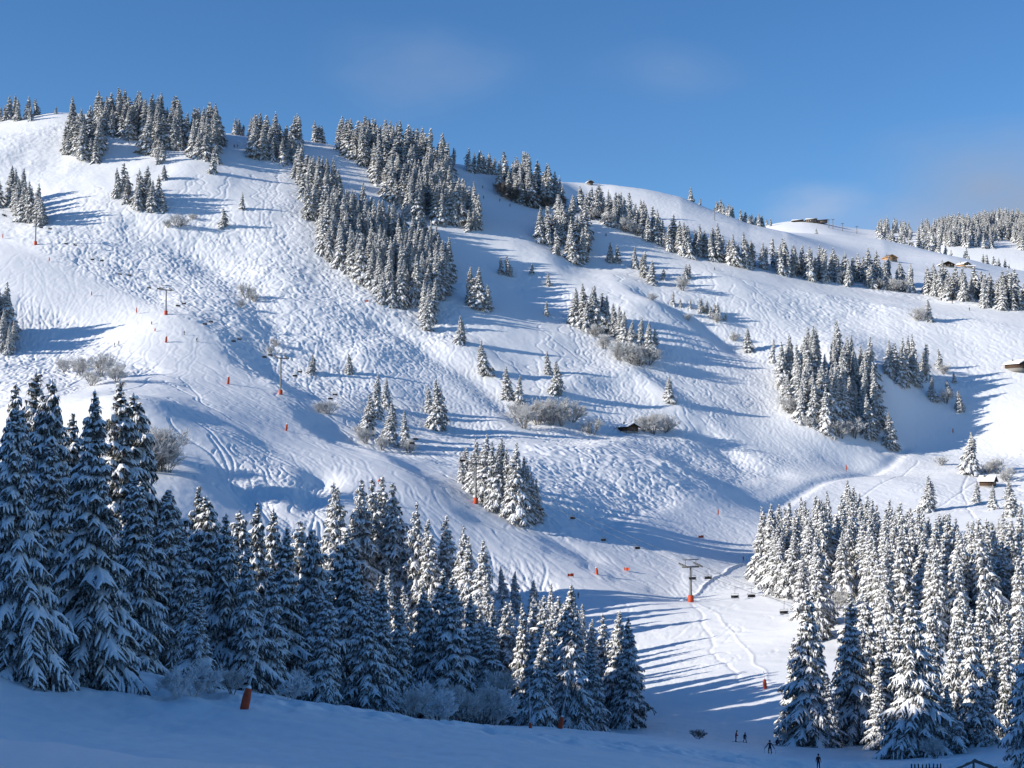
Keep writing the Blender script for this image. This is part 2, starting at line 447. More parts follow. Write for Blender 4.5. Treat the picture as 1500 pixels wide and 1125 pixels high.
# --- ski tracks: wiggling lines that run down the slope
def add_tracks():
    dep = np.zeros((NR, NC), np.float32)
    AREAS = [((1010,420),(1290,480),85,(120,260)),((900,630),(1130,690),50,(60,150)),((1040,640),(1280,690),45,(60,150)),((820,690),(1050,760),75,(40,110)),
             ((300,650),(470,720),45,(50,120)),((170,510),(380,590),26,(40,100)),((780,420),(1040,560),85,(60,160)),((470,330),(560,440),48,(80,200)),
             ((130,250),(450,400),120,(80,220)),((380,420),(680,520),100,(80,200)),((1140,440),(1450,470),40,(60,150)),((0,390),(220,480),30,(60,160)),
             ((700,560),(1000,620),26,(40,120)),((1050,520),(1140,620),30,(60,140)),((840,270),(1030,310),24,(80,160)),((1290,560),(1420,630),26,(40,110)),
             ((1380,480),(1500,520),14,(100,200)),((1100,690),(1240,720),14,(50,100)),((1010,900),(1130,960),12,(40,80)),
             ((0,370),(240,480),70,(60,200)),((240,480),(560,700),90,(60,200)),((560,690),(930,830),71,(60,160)),((980,800),(1080,1000),70,(50,140)),((1100,620),(1480,750),60,(80,200)),((450,205),(600,320),40,(60,160)),((900,340),(1480,450),50,(60,200)),
             ((640,600),(1000,690),50,(40,120)),((860,420),(1020,560),40,(40,120))]
    for (x0, y0), (x1, y1), n, (l0, l1) in AREAS:
        P = np.array([ground(random.uniform(x0, x1), random.uniform(y0, y1))[:2] for _ in range(n)])
        x, y = P[:, 0].copy(), P[:, 1].copy()
        L = rng.uniform(l0, l1, n); amp = rng.uniform(0.6, 4.2, n) * (0.35 if n in (70, 90, 71) else 1.0); wl = rng.uniform(9, 24, n) * (1.9 if n in (70, 90, 71) else 1.0); ph = rng.uniform(0, 6.3, n)
        bias = rng.uniform(-0.7, 0.7, n)
        dx = np.zeros(n); dy = -np.ones(n)
        for k in range(int(l1 / 0.4)):
            e = 3.0
            gx = (H(x + e, y, SMOOTH) - H(x - e, y, SMOOTH)); gy = (H(x, y + e, SMOOTH) - H(x, y - e, SMOOTH))
            g = np.hypot(gx, gy) + 1e-6
            tx, ty = -gx / g, -gy / g
            dx = dx * 0.93 + tx * 0.07; dy = dy * 0.93 + ty * 0.07
            q = np.hypot(dx, dy) + 1e-6; ux, uy = dx / q, dy / q
            ux, uy = ux + uy * bias * 0.5, uy - ux * bias * 0.5
            x = x + ux * 0.4; y = y + uy * 0.4
            o = amp * np.sin(ph + k * 0.4 * 2 * math.pi / wl)
            live = k * 0.4 < L
            for side, val in ((0.0, -0.24), (0.75, 0.10), (-0.75, 0.10), (0.35, -0.18), (-0.35, -0.18)):
                cx = x + (-uy) * (o + side); cy = y + ux * (o + side)
                r = np.rint(np.interp(cy, ROWS, np.arange(NR))).astype(int); c_ = np.rint(np.interp(cx / (cy + SPREAD), COLS, np.arange(NC))).astype(int)
                r = r[live]; c_ = c_[live]
                if val < 0: np.minimum.at(dep, (r, c_), val)
                else: np.maximum.at(dep, (r, c_), val)
    return dep
tr = add_tracks()
tr = 0.5 * tr + 0.5 * blur(tr.astype(float), 1)
for pts, hw, hgt in [([(1022,885),(1050,905),(1075,930),(1100,950),(1125,1000)], 0.35, 0.13), ([(1012,885),(1035,925),(1055,965),(1085,1000)], 0.4, -0.14), ([(1000,880),(1045,850),(1100,818),(1130,808)], 0.6, 0.5),
                     ([(1300,770),(1380,740),(1440,700)], 0.5, -0.3), ([(1420,690),(1410,720),(1425,760)], 0.45, -0.3), ([(1250,735),(1310,700),(1345,675)], 0.5, -0.3)]:
    ln = polyline_world(pts)
    lo = ln.min(0) - 6; hi = ln.max(0) + 6
    rr = np.nonzero((ROWS > lo[1]) & (ROWS < hi[1]))[0]; sl = slice(rr[0], rr[-1] + 1)
    wob = fnoise(GX[sl], GY[sl], 12, 1, off=71) * 1.6
    HZ[sl] += hgt * np.exp(-(seg_dist(GX[sl] + wob, GY[sl] + wob, ln) / hw) ** 2)
HZ = HZ + 1.25 * tr * (1 - 0.68 * groom)

idx = np.arange(NR * NC).reshape(NR, NC)
quads = np.stack([idx[:-1, :-1], idx[:-1, 1:], idx[1:, 1:], idx[1:, :-1]], -1).reshape(-1, 4)
tv = np.stack([GX, GY, HZ], -1).reshape(-1, 3)
terrain = link(bpy.data.objects.new('terrain', make_mesh('terrain', tv, quads, [M['ground_snow']], smooth=True)))
tag(terrain, 'snow covered mountainside with groomed ski runs and tracked powder', 'snow slope', kind='structure')
# ------------------------------------------------------------------ snow laden spruces
class Buf:
    """collects triangles of one mesh"""
    def __init__(s): s.v = []; s.f = []; s.m = []
    def quad(s, a, b, c_, d, m=0):
        k = len(s.v); s.v += [a, b, c_, d]; s.f += [(k, k + 1, k + 2), (k, k + 2, k + 3)]; s.m += [m, m]
    def tri(s, a, b, c_, m=0):
        k = len(s.v); s.v += [a, b, c_]; s.f.append((k, k + 1, k + 2)); s.m.append(m)
    def arrays(s): return np.array(s.v, np.float32), np.array(s.f, np.int32), np.array(s.m, np.int32)
    def mesh(s, name, mats, smooth=False):
        v, f, m = s.arrays()
        return make_mesh(name, v, f, mats, m, smooth)
    def tube(s, p, q, r0, r1, n=6, m=0):
        p = Vector(p); q = Vector(q); ax = (q - p).normalized()
        a = ax.orthogonal().normalized(); b = ax.cross(a)
        k = len(s.v)
        for i in range(n):
            t = 2 * math.pi * i / n
            o = a * math.cos(t) + b * math.sin(t)
            s.v.append(tuple(p + o * r0)); s.v.append(tuple(q + o * r1))
        for i in range(n):
            i0 = k + 2 * i; i1 = k + 2 * ((i + 1) % n)
            s.f += [(i0, i1, i1 + 1), (i0, i1 + 1, i0 + 1)]; s.m += [m, m]
        s.v.append(tuple(q)); c_ = len(s.v) - 1
        s.v.append(tuple(p)); c2 = len(s.v) - 1
        for i in range(n):
            s.f.append((k + 2 * i + 1, k + 2 * ((i + 1) % n) + 1, c_)); s.m.append(m)
            s.f.append((k + 2 * ((i + 1) % n), k + 2 * i, c2)); s.m.append(m)

def snow_pad(buf, pts, side, wid, th, R):
    """a lumpy pillow of snow lying along pts"""
    n = len(pts); k = len(buf.v)
    for i, p in enumerate(pts):
        e = 0.12 if i == n - 1 else (0.55 if i == 0 else 1.0)
        w_ = wid * e * R.uniform(0.6, 1.35); t_ = th * e * R.uniform(0.7, 1.5)
        sx, sy, sz = side
        buf.v += [(p[0] - sx * w_, p[1] - sy * w_, p[2] - sz * w_ - t_ * 0.55), (p[0] - sx * w_ * .55, p[1] - sy * w_ * .55, p[2] + t_ * 0.75),
                  (p[0] + sx * w_ * .55, p[1] + sy * w_ * .55, p[2] + t_ * R.uniform(0.6, 1.0)), (p[0] + sx * w_, p[1] + sy * w_, p[2] + sz * w_ - t_ * 0.55)]
    for i in range(n - 1):
        a = k + 4 * i
        for j in range(3):
            buf.f += [(a + j, a + j + 1, a + j + 5), (a + j, a + j + 5, a + j + 4)]; buf.m += [0, 0]

def needle_fringe(buf, pts, side, wid, drop, R, dens=1):
    """dark needles under and around a twig: jagged blades to both sides and hanging down"""
    for i in range(len(pts) - 1):
        p, q = pts[i], pts[i + 1]
        for sg in (-1, 1):
            for r in range(dens):
                f0 = (r + R.uniform(0, .4)) / dens; f1 = min(1.0, f0 + 0.9 / dens)
                a = tuple(p[j] + (q[j] - p[j]) * f0 for j in range(3)); b = tuple(p[j] + (q[j] - p[j]) * f1 for j in range(3))
                w_ = wid * R.uniform(0.8, 1.5) * sg; d = drop * R.uniform(0.5, 1.4)
                tip = (b[0] + side[0] * w_, b[1] + side[1] * w_, b[2] + side[2] * w_ - d)
                buf.tri((a[0], a[1], a[2] - .02), (b[0], b[1], b[2] - .02), tip)
        if R.random() < 0.8:
            d = drop * R.uniform(0.8, 1.9)
            mid = tuple((p[j] + q[j]) / 2 for j in range(3))
            buf.tri((p[0], p[1], p[2] - .03), (q[0], q[1], q[2] - .03), (mid[0], mid[1], mid[2] - d))

def make_spruce(seed, lod, Ht=25.0, Rad=4.0, snowy=1.0, shape=0.85, ragged=0.25, bare=0.03, droopy=1.0):
    """returns trunk, needles and snow buffers of a spruce Ht metres tall; lod 0 near, 1 middle, 2 far"""
    R = random.Random(seed)
    nb, sn, tk = Buf(), Buf(), Buf()
    tk.tube((0, 0, -1.5), (0, 0, Ht * 0.5), 0.34, 0.2, 8); tk.tube((0, 0, Ht * 0.5), (0, 0, Ht * 0.985), 0.2, 0.03, 6)
    step = (0.46, 0.54, 0.95)[lod]
    z = Ht * bare + 0.4
    k = 0
    lobes = [(R.uniform(0, 6.28), R.uniform(0.05, ragged)) for _ in range(3)]
    while z < Ht * 0.985:
        t = z / Ht
        Lm = Rad * ((1 - t) ** shape) * (0.9 + 0.1 * math.sin(t * 40 + seed)) + 0.22
        if t < 0.12: Lm *= 0.8 + 1.6 * t
        nbr = (5, 6, 7)[lod] if t < 0.8 else (5, 4, 4)[lod]
        a0 = R.uniform(0, 6.28)
        for b in range(nbr):
            az = a0 + b * 2 * math.pi / nbr + R.uniform(-.3, .3)
            fac = 1 + sum(am * math.cos(az - ph + t * 5) for ph, am in lobes)
            L = Lm * fac * R.choice((.55, .75, .9, 1, 1, 1.1, 1.2)) * R.uniform(0.9, 1.08)
            zz = z + R.uniform(-step, step) * .95
            slope0 = (0.35 * t - 0.5 * (1 - t)) + R.uniform(-.15, .15)
            droop = (0.42 * (1 - t) + 0.12) * droopy * R.uniform(0.6, 1.4)
            ux, uy = math.cos(az), math.sin(az)
            nseg = (6, 4, 2)[lod]
            if L < 1.0: nseg = max(2, nseg // 2)
            P = []
            for i in range(nseg + 1):
                f = i / nseg; s_ = L * f
                up = 0.10 * L * max(0, f - .75) * (1 - t)
                jx = R.uniform(-.05, .05) * L * f
                P.append((ux * s_ - uy * jx, uy * s_ + ux * jx, zz + slope0 * s_ - droop * L * f * f + up))
            side = (-uy, ux, 0.0)
            ws = (0.062, 0.075, 0.085)[lod] * L + 0.13
            if R.random() < 0.93 * snowy + 0.02:
                i0 = 0 if lod == 2 else (1 if nseg > 3 else 0)
                snow_pad(sn, P[i0:], side, ws * ((0.95, 1.4, 2.4)[lod]) * R.uniform(.8, 1.2), (0.09 + 0.035 * L) * (1, 1.25, 1.8)[lod], R)
            needle_fringe(nb, P, side, ws * (1.7, 2.3, 2.6)[lod], (0.30 + 0.05 * L) * (1, 1.2, 1.5)[lod], R, (2, 1, 1)[lod])
            # side twigs
            if lod < 2 and L > 0.7:
                ns = int((6 + 3.2 * L) if lod == 0 else (3 + 1.4 * L))
                for q in range(ns):
                    f = 0.18 + 0.8 * (q + R.random() * .8) / ns
                    sg = 1 if q % 2 else -1
                    ang = az + sg * R.uniform(.6, 1.15)
                    vx, vy = math.cos(ang), math.sin(ang)
                    l2 = (0.36 * (1 - f) + 0.15) * L * R.uniform(.6, 1.15) + 0.18
                    fi = f * nseg; i = min(int(fi), nseg - 1); ff = fi - i
                    o = tuple(P[i][j] + (P[i + 1][j] - P[i][j]) * ff for j in range(3))
                    n2 = (3, 2)[lod]
                    dr = R.uniform(.45, 1.1) * droopy
                    Q = [(o[0] + vx * l2 * h, o[1] + vy * l2 * h, o[2] - dr * l2 * h * h - 0.12 * l2 * h) for h in [x / n2 for x in range(n2 + 1)]]
                    sd = (-vy, vx, 0.0)
                    w2 = 0.065 * l2 + 0.08
                    if R.random() < 0.86 * snowy:
                        snow_pad(sn, Q, sd, w2 * (0.85, 1.45)[lod] * R.uniform(.7, 1.25), (0.065 + 0.05 * l2) * (1, 1.25)[lod], R)
                    needle_fringe(nb, Q, sd, w2 * (1.7, 2.0)[lod], 0.24 + 0.10 * l2, R, 1)
        # dark inner foliage so that the crown is dense near the trunk
        ri = Lm * 0.5
        nin = (7, 6, 5)[lod]
        for b in range(nin):
            az = R.uniform(0, 6.28); da = R.uniform(.35, .6)
            r1 = ri * R.uniform(.5, 1.1)
            nb.tri((math.cos(az) * .1, math.sin(az) * .1, z + step * 1.1), (math.cos(az + da) * r1, math.sin(az + da) * r1, z - step * R.uniform(.2, 1.0)), (math.cos(az - da) * r1, math.sin(az - da) * r1, z - step * R.uniform(.2, 1.0)))
        z += step * (0.75 + 0.5 * (1 - t)) * R.uniform(.8, 1.2); k += 1
    # leader
    snow_pad(sn, [(0, 0, Ht * .965), (0.03, 0, Ht * .985), (0, 0.02, Ht)], (1, 0, 0), .14, .12, R)
    return tk, nb, sn

PROTO = {0: [], 1: [], 2: []}
for i, (rad, shp, sn_, rg, dp) in enumerate([(7.2, 1.0, .97, .3, 1.1), (6.2, 1.02, .97, .32, 1.0), (5.2, 1.0, .95, .34, 1.0), (5.6, .95, .97, .32, 1.05), (4.7, 1.0, .95, .36, .95)]):
    PROTO[0].append((make_spruce(100 + i, 0, 25, rad, sn_, shp, rg, droopy=dp), rad))
for i, (rad, shp, sn_) in enumerate([(5.8, .95, .98), (5.2, .9, 1), (6.4, 1.0, .98), (5.4, .84, .98), (4.8, .92, 1), (6.0, 1.08, .98), (7.4, .98, .98)]):
    PROTO[1].append((make_spruce(200 + i, 1, 25, rad, sn_, shp, .3), rad))
for i, (rad, shp, sn_) in enumerate([(6.2, .8, .98), (5.4, .75, 1), (6.8, .85, .98), (5.8, .7, .98), (6.4, .8, .96)]):
    PROTO[2].append((make_spruce(300 + i, 2, 25, rad, sn_, shp, .3), rad))
MESH = {}
for lod in (0, 1):
    MESH[lod] = []
    for (tk, nb, sn), rad in PROTO[lod]:
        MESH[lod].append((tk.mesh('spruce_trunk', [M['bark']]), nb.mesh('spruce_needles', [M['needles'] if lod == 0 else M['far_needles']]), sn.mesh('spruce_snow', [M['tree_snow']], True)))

# ------------------------------------------------------------------ bare frosted trees and bushes
def make_bush(seed, h=6.0, spread=1.0, stems=7, single=False, tw=1.0):
    R = random.Random(seed)
    wood, twig = Buf(), Buf()
    def grow(p, d, L, r, lev):
        q = p + d * L
        if lev <= 1: wood.tube(p, q, r, r * .6, 5)
        else:
            a = d.orthogonal().normalized() * r; b = d.cross(a).normalized() * r
            twig.tri(tuple(p - a), tuple(p + a), tuple(q), 0); twig.tri(tuple(p - b), tuple(p + b), tuple(q), 0)
        if lev >= 4: return
        n = (4, 5, 5, 4)[lev]
        for i in range(n):
            f = R.uniform(.3, 1.0)
            o = p + d * (L * f)
            nd = (d + Vector((R.gauss(0, .5), R.gauss(0, .5), R.gauss(.12, .32)))).normalized()
            grow(o, nd, L * R.uniform(.42, .72), max(r * .55, 0.016 * tw), lev + 1)
    if single:
        wood.tube((0, 0, -.6), (0, 0, h * .35), .16, .11, 7)
        for i in range(stems):
            a = R.uniform(0, 6.28); grow(Vector((0, 0, h * R.uniform(.15, .4))), Vector((math.cos(a) * .55, math.sin(a) * .55, R.uniform(.6, 1.3))).normalized(), h * .33, .07, 0)
    else:
        for i in range(stems):
            a = R.uniform(0, 6.28); t = R.uniform(.1, .75) * spread
            grow(Vector((math.cos(a) * .25 * spread, math.sin(a) * .25 * spread, -.3)), Vector((math.cos(a) * t, math.sin(a) * t, 1)).normalized(), h * .42, .06, 0)
    return wood, twig
BUSH = []
for i, (h, sp, st, sg) in enumerate([(6, 1.0, 10, False), (6, 1.3, 11, False), (6, .8, 9, False), (6, 1, 9, True), (6, 1, 8, True), (6, 1.2, 8, False)]):
    wd, tg = make_bush(400 + i, h, sp, st, sg, 3.6 if i == 5 else 1.6)
    BUSH.append((wd.mesh('bush_stems', [M['dark_twig'] if i < 5 else M['frosted_twig']]), tg.mesh('bush_twigs', [M['frosted_twig'] if i < 5 else M['tree_snow']]), tg.mesh('bush_dark_twigs', [M['dark_twig']])))
# ------------------------------------------------------------------ where the trees stand
T = []        # every spruce: pixel base, world place, height, stand
def world_h(px_h, d): return px_h * d / F
def add_tree(x, y, h, stand, label=None, wide=None, rad=None):
    z = float(H(x, y)) - 0.25
    bx, by = project(x, y, z); tx, ty = project(x, y, z + h)
    T.append(dict(x=x, y=y, z=z, h=h, stand=stand, label=label, px=bx, py=by, top=ty, ph=by - ty, wide=wide))
def tree_px(px, top, base, stand, label=None, wide=None):
    x, y, z = ground(px, base)
    add_tree(x, y, (base - top) * y / F, stand, label, wide)
def tree_d(px, top, d, stand, label=None, wide=None):
    u, v = ray(px, top); x = u * d; zt = v * d
    add_tree(x, d, max(4.0, zt - float(H(x, d))), stand, label, wide)
def in_poly(px, py, poly):
    c_ = False; n = len(poly)
    for i in range(n):
        (x0, y0), (x1, y1) = poly[i], poly[(i + 1) % n]
        if (y0 > py) != (y1 > py) and px < (x1 - x0) * (py - y0) / (y1 - y0) + x0: c_ = not c_
    return c_
_placed = []
def stand_px(poly, n, h, stand, space=3.2, dmin=40):
    """n trees whose feet stand inside a pixel polygon, no two closer than space metres"""
    xs = [p[0] for p in poly]; ys = [p[1] for p in poly]
    got = 0
    for _ in range(n * 40):
        if got >= n: break
        px, py = random.uniform(min(xs), max(xs)), random.uniform(min(ys), max(ys))
        if not in_poly(px, py, poly): continue
        x, y, z = ground(px, py, dmin)
        if any((x - a) ** 2 + (y - b) ** 2 < space ** 2 for a, b in _placed): continue
        _placed.append((x, y)); add_tree(x, y, h * random.choice((.62, .8, .92, 1.0, 1.0, 1.08, 1.18)) * random.uniform(.93, 1.07), stand); got += 1
def stand_hidden(skyline, drange, n, h, stand, space=4.5, inside=None, lim=None):
    """trees whose feet are hidden: pixel column and distance at random, tops kept under the photograph's tree line"""
    sx = [p[0] for p in skyline]; sy = [p[1] for p in skyline]
    got = 0
    for _ in range(n * 60):
        if got >= n: break
        px = random.uniform(sx[0], sx[-1]); lo, hi = drange(px)
        if hi <= lo: continue
        d = random.uniform(lo, hi)
        u = (px - 750) / F * 1.0; x = u * d; g = float(H(x, d)); hh = random.uniform(h[0], h[1])
        tx, ty = project(x, d, g + hh)
        lim_y = np.interp(px, sx, sy)
        if ty < lim_y - 6 or ty > lim_y + 190: continue
        if lim and lim(px, project(x, d, g)[1]): continue
        if any((x - a) ** 2 + (d - b) ** 2 < space ** 2 for a, b in _placed): continue
        _placed.append((x, d)); add_tree(x, d, hh, stand); got += 1

# --- big trees on the shaded near slope, left
for px, top, d, wd in [(38, 588, 116, 5.4), (143, 566, 124, 4.9)]:
    tree_d(px, top, d, 'near', ['huge snow-laden spruce at the left frame edge, rooted on the near snow slope', 'huge shaded spruce, second from the left, standing over a dark hollow at its foot'][px > 90], wd)
for px, top, d in [(70, 548, 168), (12, 560, 176), (105, 600, 185), (168, 552, 214), (189, 572, 222), (40, 540, 196), (88, 640, 140), (-25, 575, 130), (200, 690, 160), (236, 716, 172), (-60, 590, 128)]:
    tree_d(px, top, d, 'left back')
# --- left forest
UF = [(222,704,205),(247,712,225),(287,708,232),(310,722,196),(330,748,180),(352,742,240),(376,733,255),(396,742,262),(418,768,186),(440,762,270),
      (292,852,141),(270,770,165),(362,800,170),(395,830,172),(478,838,178),(513,800,196),(540,858,183),(455,770,232),(500,770,240),(562,840,210),(585,870,216),
      (482,706,410),(498,712,395),(522,702,400),(546,700,408),(562,697,415),(578,706,405),(611,734,400),(630,758,395),(650,752,405),(671,768,390),(690,784,385),(707,790,375),
      (618,862,236),(652,832,250),(690,866,246),(715,905,236),(735,828,425),(752,835,412),(782,848,402),(768,880,260),(805,852,385),(836,856,360),(792,915,226),(820,878,262),
      (853,882,335),(868,905,300),(884,898,276),(905,892,262),(838,905,246),(866,940,240),(690,900,262),(742,880,270)]
for px, top, d in UF:
    tree_d(px, top, d, 'left wood'); _placed.append((T[-1]['x'], T[-1]['y']))
SKY_U = [(195,712),(250,712),(300,720),(350,748),(400,745),(440,768),(468,760),(480,705),(560,697),(585,715),(612,735),(640,757),(690,784),(712,800),(730,828),(790,850),(840,858),(868,900),(905,895),(925,905)]
stand_hidden(SKY_U, lambda px: (175 + 0.10 * (px - 200), 330 + 0.10 * (px - 200)) if px < 470 else (225, 430 - 0.22 * (px - 470)), 84, (17, 27), 'left wood', 4.6)
# --- stand beside the lift pylon in the middle
for px, top, base in [(682,652,703),(697,640,722),(716,636,740),(728,650,748),(741,655,752),(757,648,762),(770,668,762),(745,690,758),(786,700,762),(709,668,728),(763,690,764),(690,664,712),(676,660,708),(722,646,745),(749,668,756),(778,690,764),(735,640,746),(706,648,732)]:
    tree_px(px, top, base, 'pylon stand')
# --- single trees and small groups of the face
S_ = [(355,281,306),(327,304,333),(241,240,262),(231,222,240),(186,250,283,),(674,462,504),(707,498,548),(624,440,482),(457,518,548),(511,517,547),(741,536,584),(761,548,590),(813,528,578),(801,513,548),
 (981,552,587),(1096,480,514),(640,554,630,),(628,562,604),(552,545,612),(566,552,598),(540,575,636),(573,590,652),(593,600,656),(690,390,447),(702,390,450),(714,414,455),(687,398,440),(660,366,392),(733,376,402),(743,374,404),
 (779,384,402),(803,399,418),(801,440,462),(1360,437,470),(1302,603,655),(1272,577,642),(1366,553,585),(1388,556,580),(1405,572,602),(1397,545,562),(1425,632,692),(1360,696,750),(1431,704,738),(1455,710,747),(1480,700,758),(1496,735,775),
 (893,354,384),(904,358,386),(930,360,392),(942,372,406),(955,380,415),(945,366,402),(972,392,410),(1047,262,280)]
S_.pop()
for t in [(4,452,512),(19,468,514),(-12,448,508),(-30,450,505),(12,474,520),(-45,440,500),(-62,445,505),(-80,440,500)]: tree_px(*t, 'left edge')
for t in S_: tree_px(t[0], t[1], t[2], 'single', wide=6.6 if t[0] in (640, 707, 1425) else None)
for px, top, base in [(843,420,474),(853,414,478),(866,420,482),(873,417,480),(889,432,482),(899,443,490),(908,447,500),(915,455,508),(926,468,516),(939,462,510),(951,470,520),(959,480,522),(882,428,476),(860,440,484)]:
    tree_px(px, top, base, 'centre stand')
# --- square stand on the right
for px, top, base in [(1134,495,535),(1157,500,612),(1173,525,620),(1188,540,622),(1209,565,632),(1262,530,588),(1281,535,590)]: pass
stand_px([(1140,572),(1148,600),(1175,618),(1206,632),(1245,622),(1282,634),(1284,575),(1252,548),(1205,540),(1165,545)], 62, 25, 'right stand', 3.7, 500)
tree_px(1133, 495, 532, 'right stand'); tree_px(1211, 567, 632, 'right stand'); tree_px(1174, 560, 618, 'right stand')
for px, top, base in [(1303,497,548),(1312,502,552),(1322,493,556),(1331,490,552),(1339,510,562),(1337,487,545),(1357,502,552),(1375,510,540),(1352,515,556),(1319,512,560)]: tree_px(px, top, base, 'right strip')
# --- big right wood
SKY_S = [(1108,745),(1130,738),(1150,728),(1200,725),(1228,720),(1240,703),(1262,722),(1300,730),(1350,745),(1400,760),(1440,765),(1500,745),(1530,745)]
def _gap(px, by): return (1205 < px < 1262 and by > 885) 
stand_hidden(SKY_S, lambda px: (385 if px < 1180 else (340 if px < 1270 else 300), 560), 150, (18, 27), 'right wood', 4.0, lim=lambda px, by: _gap(px, by) or by < 790 or (px < 1190 and by > 862 + (px - 1110) * .35) )
for px, top, base in [(1118,742,852),(1130,738,862),(1145,760,868),(1160,775,875),(1176,815,905),(1242,703,800),(1252,712,800)]: tree_px(px, top, base, 'right wood')
# --- near trees on the right
for px, top, d, wd in [(1181,852,228,5.2),(1214,992,226,6.2),(1249,862,232,4.8),(1262,905,240,4.8),(1292,915,236,4.8),(1338,862,206,7),(1284,985,222,5.2),(1418,890,214,6),(1392,905,222,5.2),(1450,915,226,5.6),(1390,1000,206,5.8),(1440,985,212,5.2),(1475,930,222,5.8),(1512,872,142,7),(1235,930,246,5),(1318,940,235,5),(1160,930,238,5.2),(1200,930,242,4.8),(1275,870,250,4.8),(1360,880,232,5.2),(1372,940,214,5.8),(1405,870,240,4.8),(1436,860,244,5.2),(1468,880,240,5.2),(1495,900,230,5.8),(1310,880,246,4.8),(1348,985,208,5)]:
    tree_d(px, top, d, 'near right', None, wd * .86)
# --- ridge and upper face (far)
far_px = [([(0,178),(46,178),(45,170),(0,168)], 9, 17), ([(94,225),(120,232),(150,235),(148,200),(105,192)], 22, 23), ([(140,180),(265,190),(265,222),(215,224),(190,205),(150,195)], 68, 24),
 ([(200,222),(240,240),(235,222)], 5, 13), ([(268,190),(322,200),(322,240),(300,242),(275,225)], 26, 22), ([(340,193),(372,194),(372,190),(345,188)], 5, 13), ([(366,236),(410,240),(440,240),(440,208),(372,203)], 32, 21),
 ([(460,202),(474,204),(474,198),(462,198)], 4, 14), ([(480,207),(530,245),(560,283),(600,322),(655,330),(700,344),(706,318),(664,300),(655,250),(610,222),(540,205)], 210, 24),
 ([(437,268),(448,322),(470,330),(470,372),(505,402),(540,420),(560,448),(600,452),(648,440),(662,410),(640,380),(600,352),(545,335),(505,305),(462,268)], 205, 23),
 ([(605,470),(622,480),(645,466),(640,452)], 4, 22), ([(655,245),(725,258),(725,252),(660,240)], 9, 14), ([(728,280),(765,302),(830,308),(828,294),(770,268),(735,262)], 60, 21),
 ([(780,345),(802,370),(828,382),(862,392),(872,380),(868,345),(835,325)], 30, 22), ([(838,318),(880,325),(940,345),(965,348),(930,320),(850,300)], 46, 18), ([(428,262),(445,272),(455,262),(440,246)], 6, 19),
 ([(945,352),(1000,376),(1060,388),(1120,398),(1200,414),(1262,422),(1330,428),(1390,440),(1450,452),(1515,460),(1515,446),(1400,430),(1300,416),(1200,402),(1100,386),(1000,362)], 150, 20),
 ([(1008,286),(1080,318),(1130,334),(1130,330),(1060,300)], 18, 11), ([(160,285),(190,306),(240,315),(238,300),(200,285)], 13, 20), ([(-14,305),(20,303),(40,335),(62,330),(45,310),(10,290)], 16, 21), ([(-60,500),(-5,508),(14,512),(14,490),(-40,480)], 11, 24),
 ([(980,445),(1090,480),(1030,455)], 10, 8), ([(1000,405),(1010,412),(1012,404)], 2, 9)]
for poly, n, h in far_px: stand_px(poly, n, h, 'far', 2.7, 450)
for px, top, base in [(140,198,238),(312,216,254),(240,241,264),(52,140,166),(82,155,166),(56,158,330),(1047,330,332)][:5]: tree_px(px, top, base, 'far')
# beyond the plateau: its back edge, the restaurant hill and the far wooded hill
def far_row(pts, n, hr, dr):
    for _ in range(n):
        px = random.uniform(pts[0][0], pts[-1][0]); base = np.interp(px, [p[0] for p in pts], [p[1] for p in pts]) + random.uniform(-2, 2)
        d = random.uniform(*dr); u, v = ray(px, base); x = u * d
        add_tree(x, d, random.uniform(*hr), 'far')
far_row([(1085,325),(1190,342),(1300,350)], 40, (10, 24), (1430, 1520))
far_row([(1300,352),(1400,372),(1520,400)], 110, (18, 26), (1400, 1500))
for _ in range(560):
    px = random.uniform(1290, 1540); d = random.uniform(1760, 2050); x = (px - 750) / F * d
    if px < 1380 and random.random() < .75: continue
    add_tree(x, d, random.uniform(15, 24), 'far')
# unseen wood left of frame, on a spur raised to shade the near slope
for _ in range(46):
    x = random.uniform(-225, -150); y = random.uniform(10, 118)
    add_tree(x, y, random.uniform(17, 26), 'spur')
# ------------------------------------------------------------------ build the trees
def spruce_object(t, lod):
    if t['wide']: k = min(range(len(PROTO[lod])), key=lambda i: abs(PROTO[lod][i][1] - t['wide']))
    else: k = random.randrange(len(PROTO[lod]) - (1 if lod == 1 else 0))
    tk, nb, sn = MESH[lod][k]
    s = t['h'] / 25.0
    o = empty('spruce', (t['x'], t['y'], t['z']), 0.0, 1.0)
    o.rotation_euler = (random.gauss(0, .022), random.gauss(0, .022), random.uniform(0, 6.28))
    wd = random.uniform(.92, 1.14) * {'single': 1.22, 'centre stand': 1.12, 'near right': 1.0}.get(t['stand'], 1.0) * (1.0 + 0.3 * max(0, (16 - t['h']) / 16))
    o.scale = (s * wd, s * wd, s)
    link(bpy.data.objects.new('trunk', tk), o)
    cr = link(bpy.data.objects.new('crown', nb), o)
    link(bpy.data.objects.new('snow_load', sn), cr)
    return o

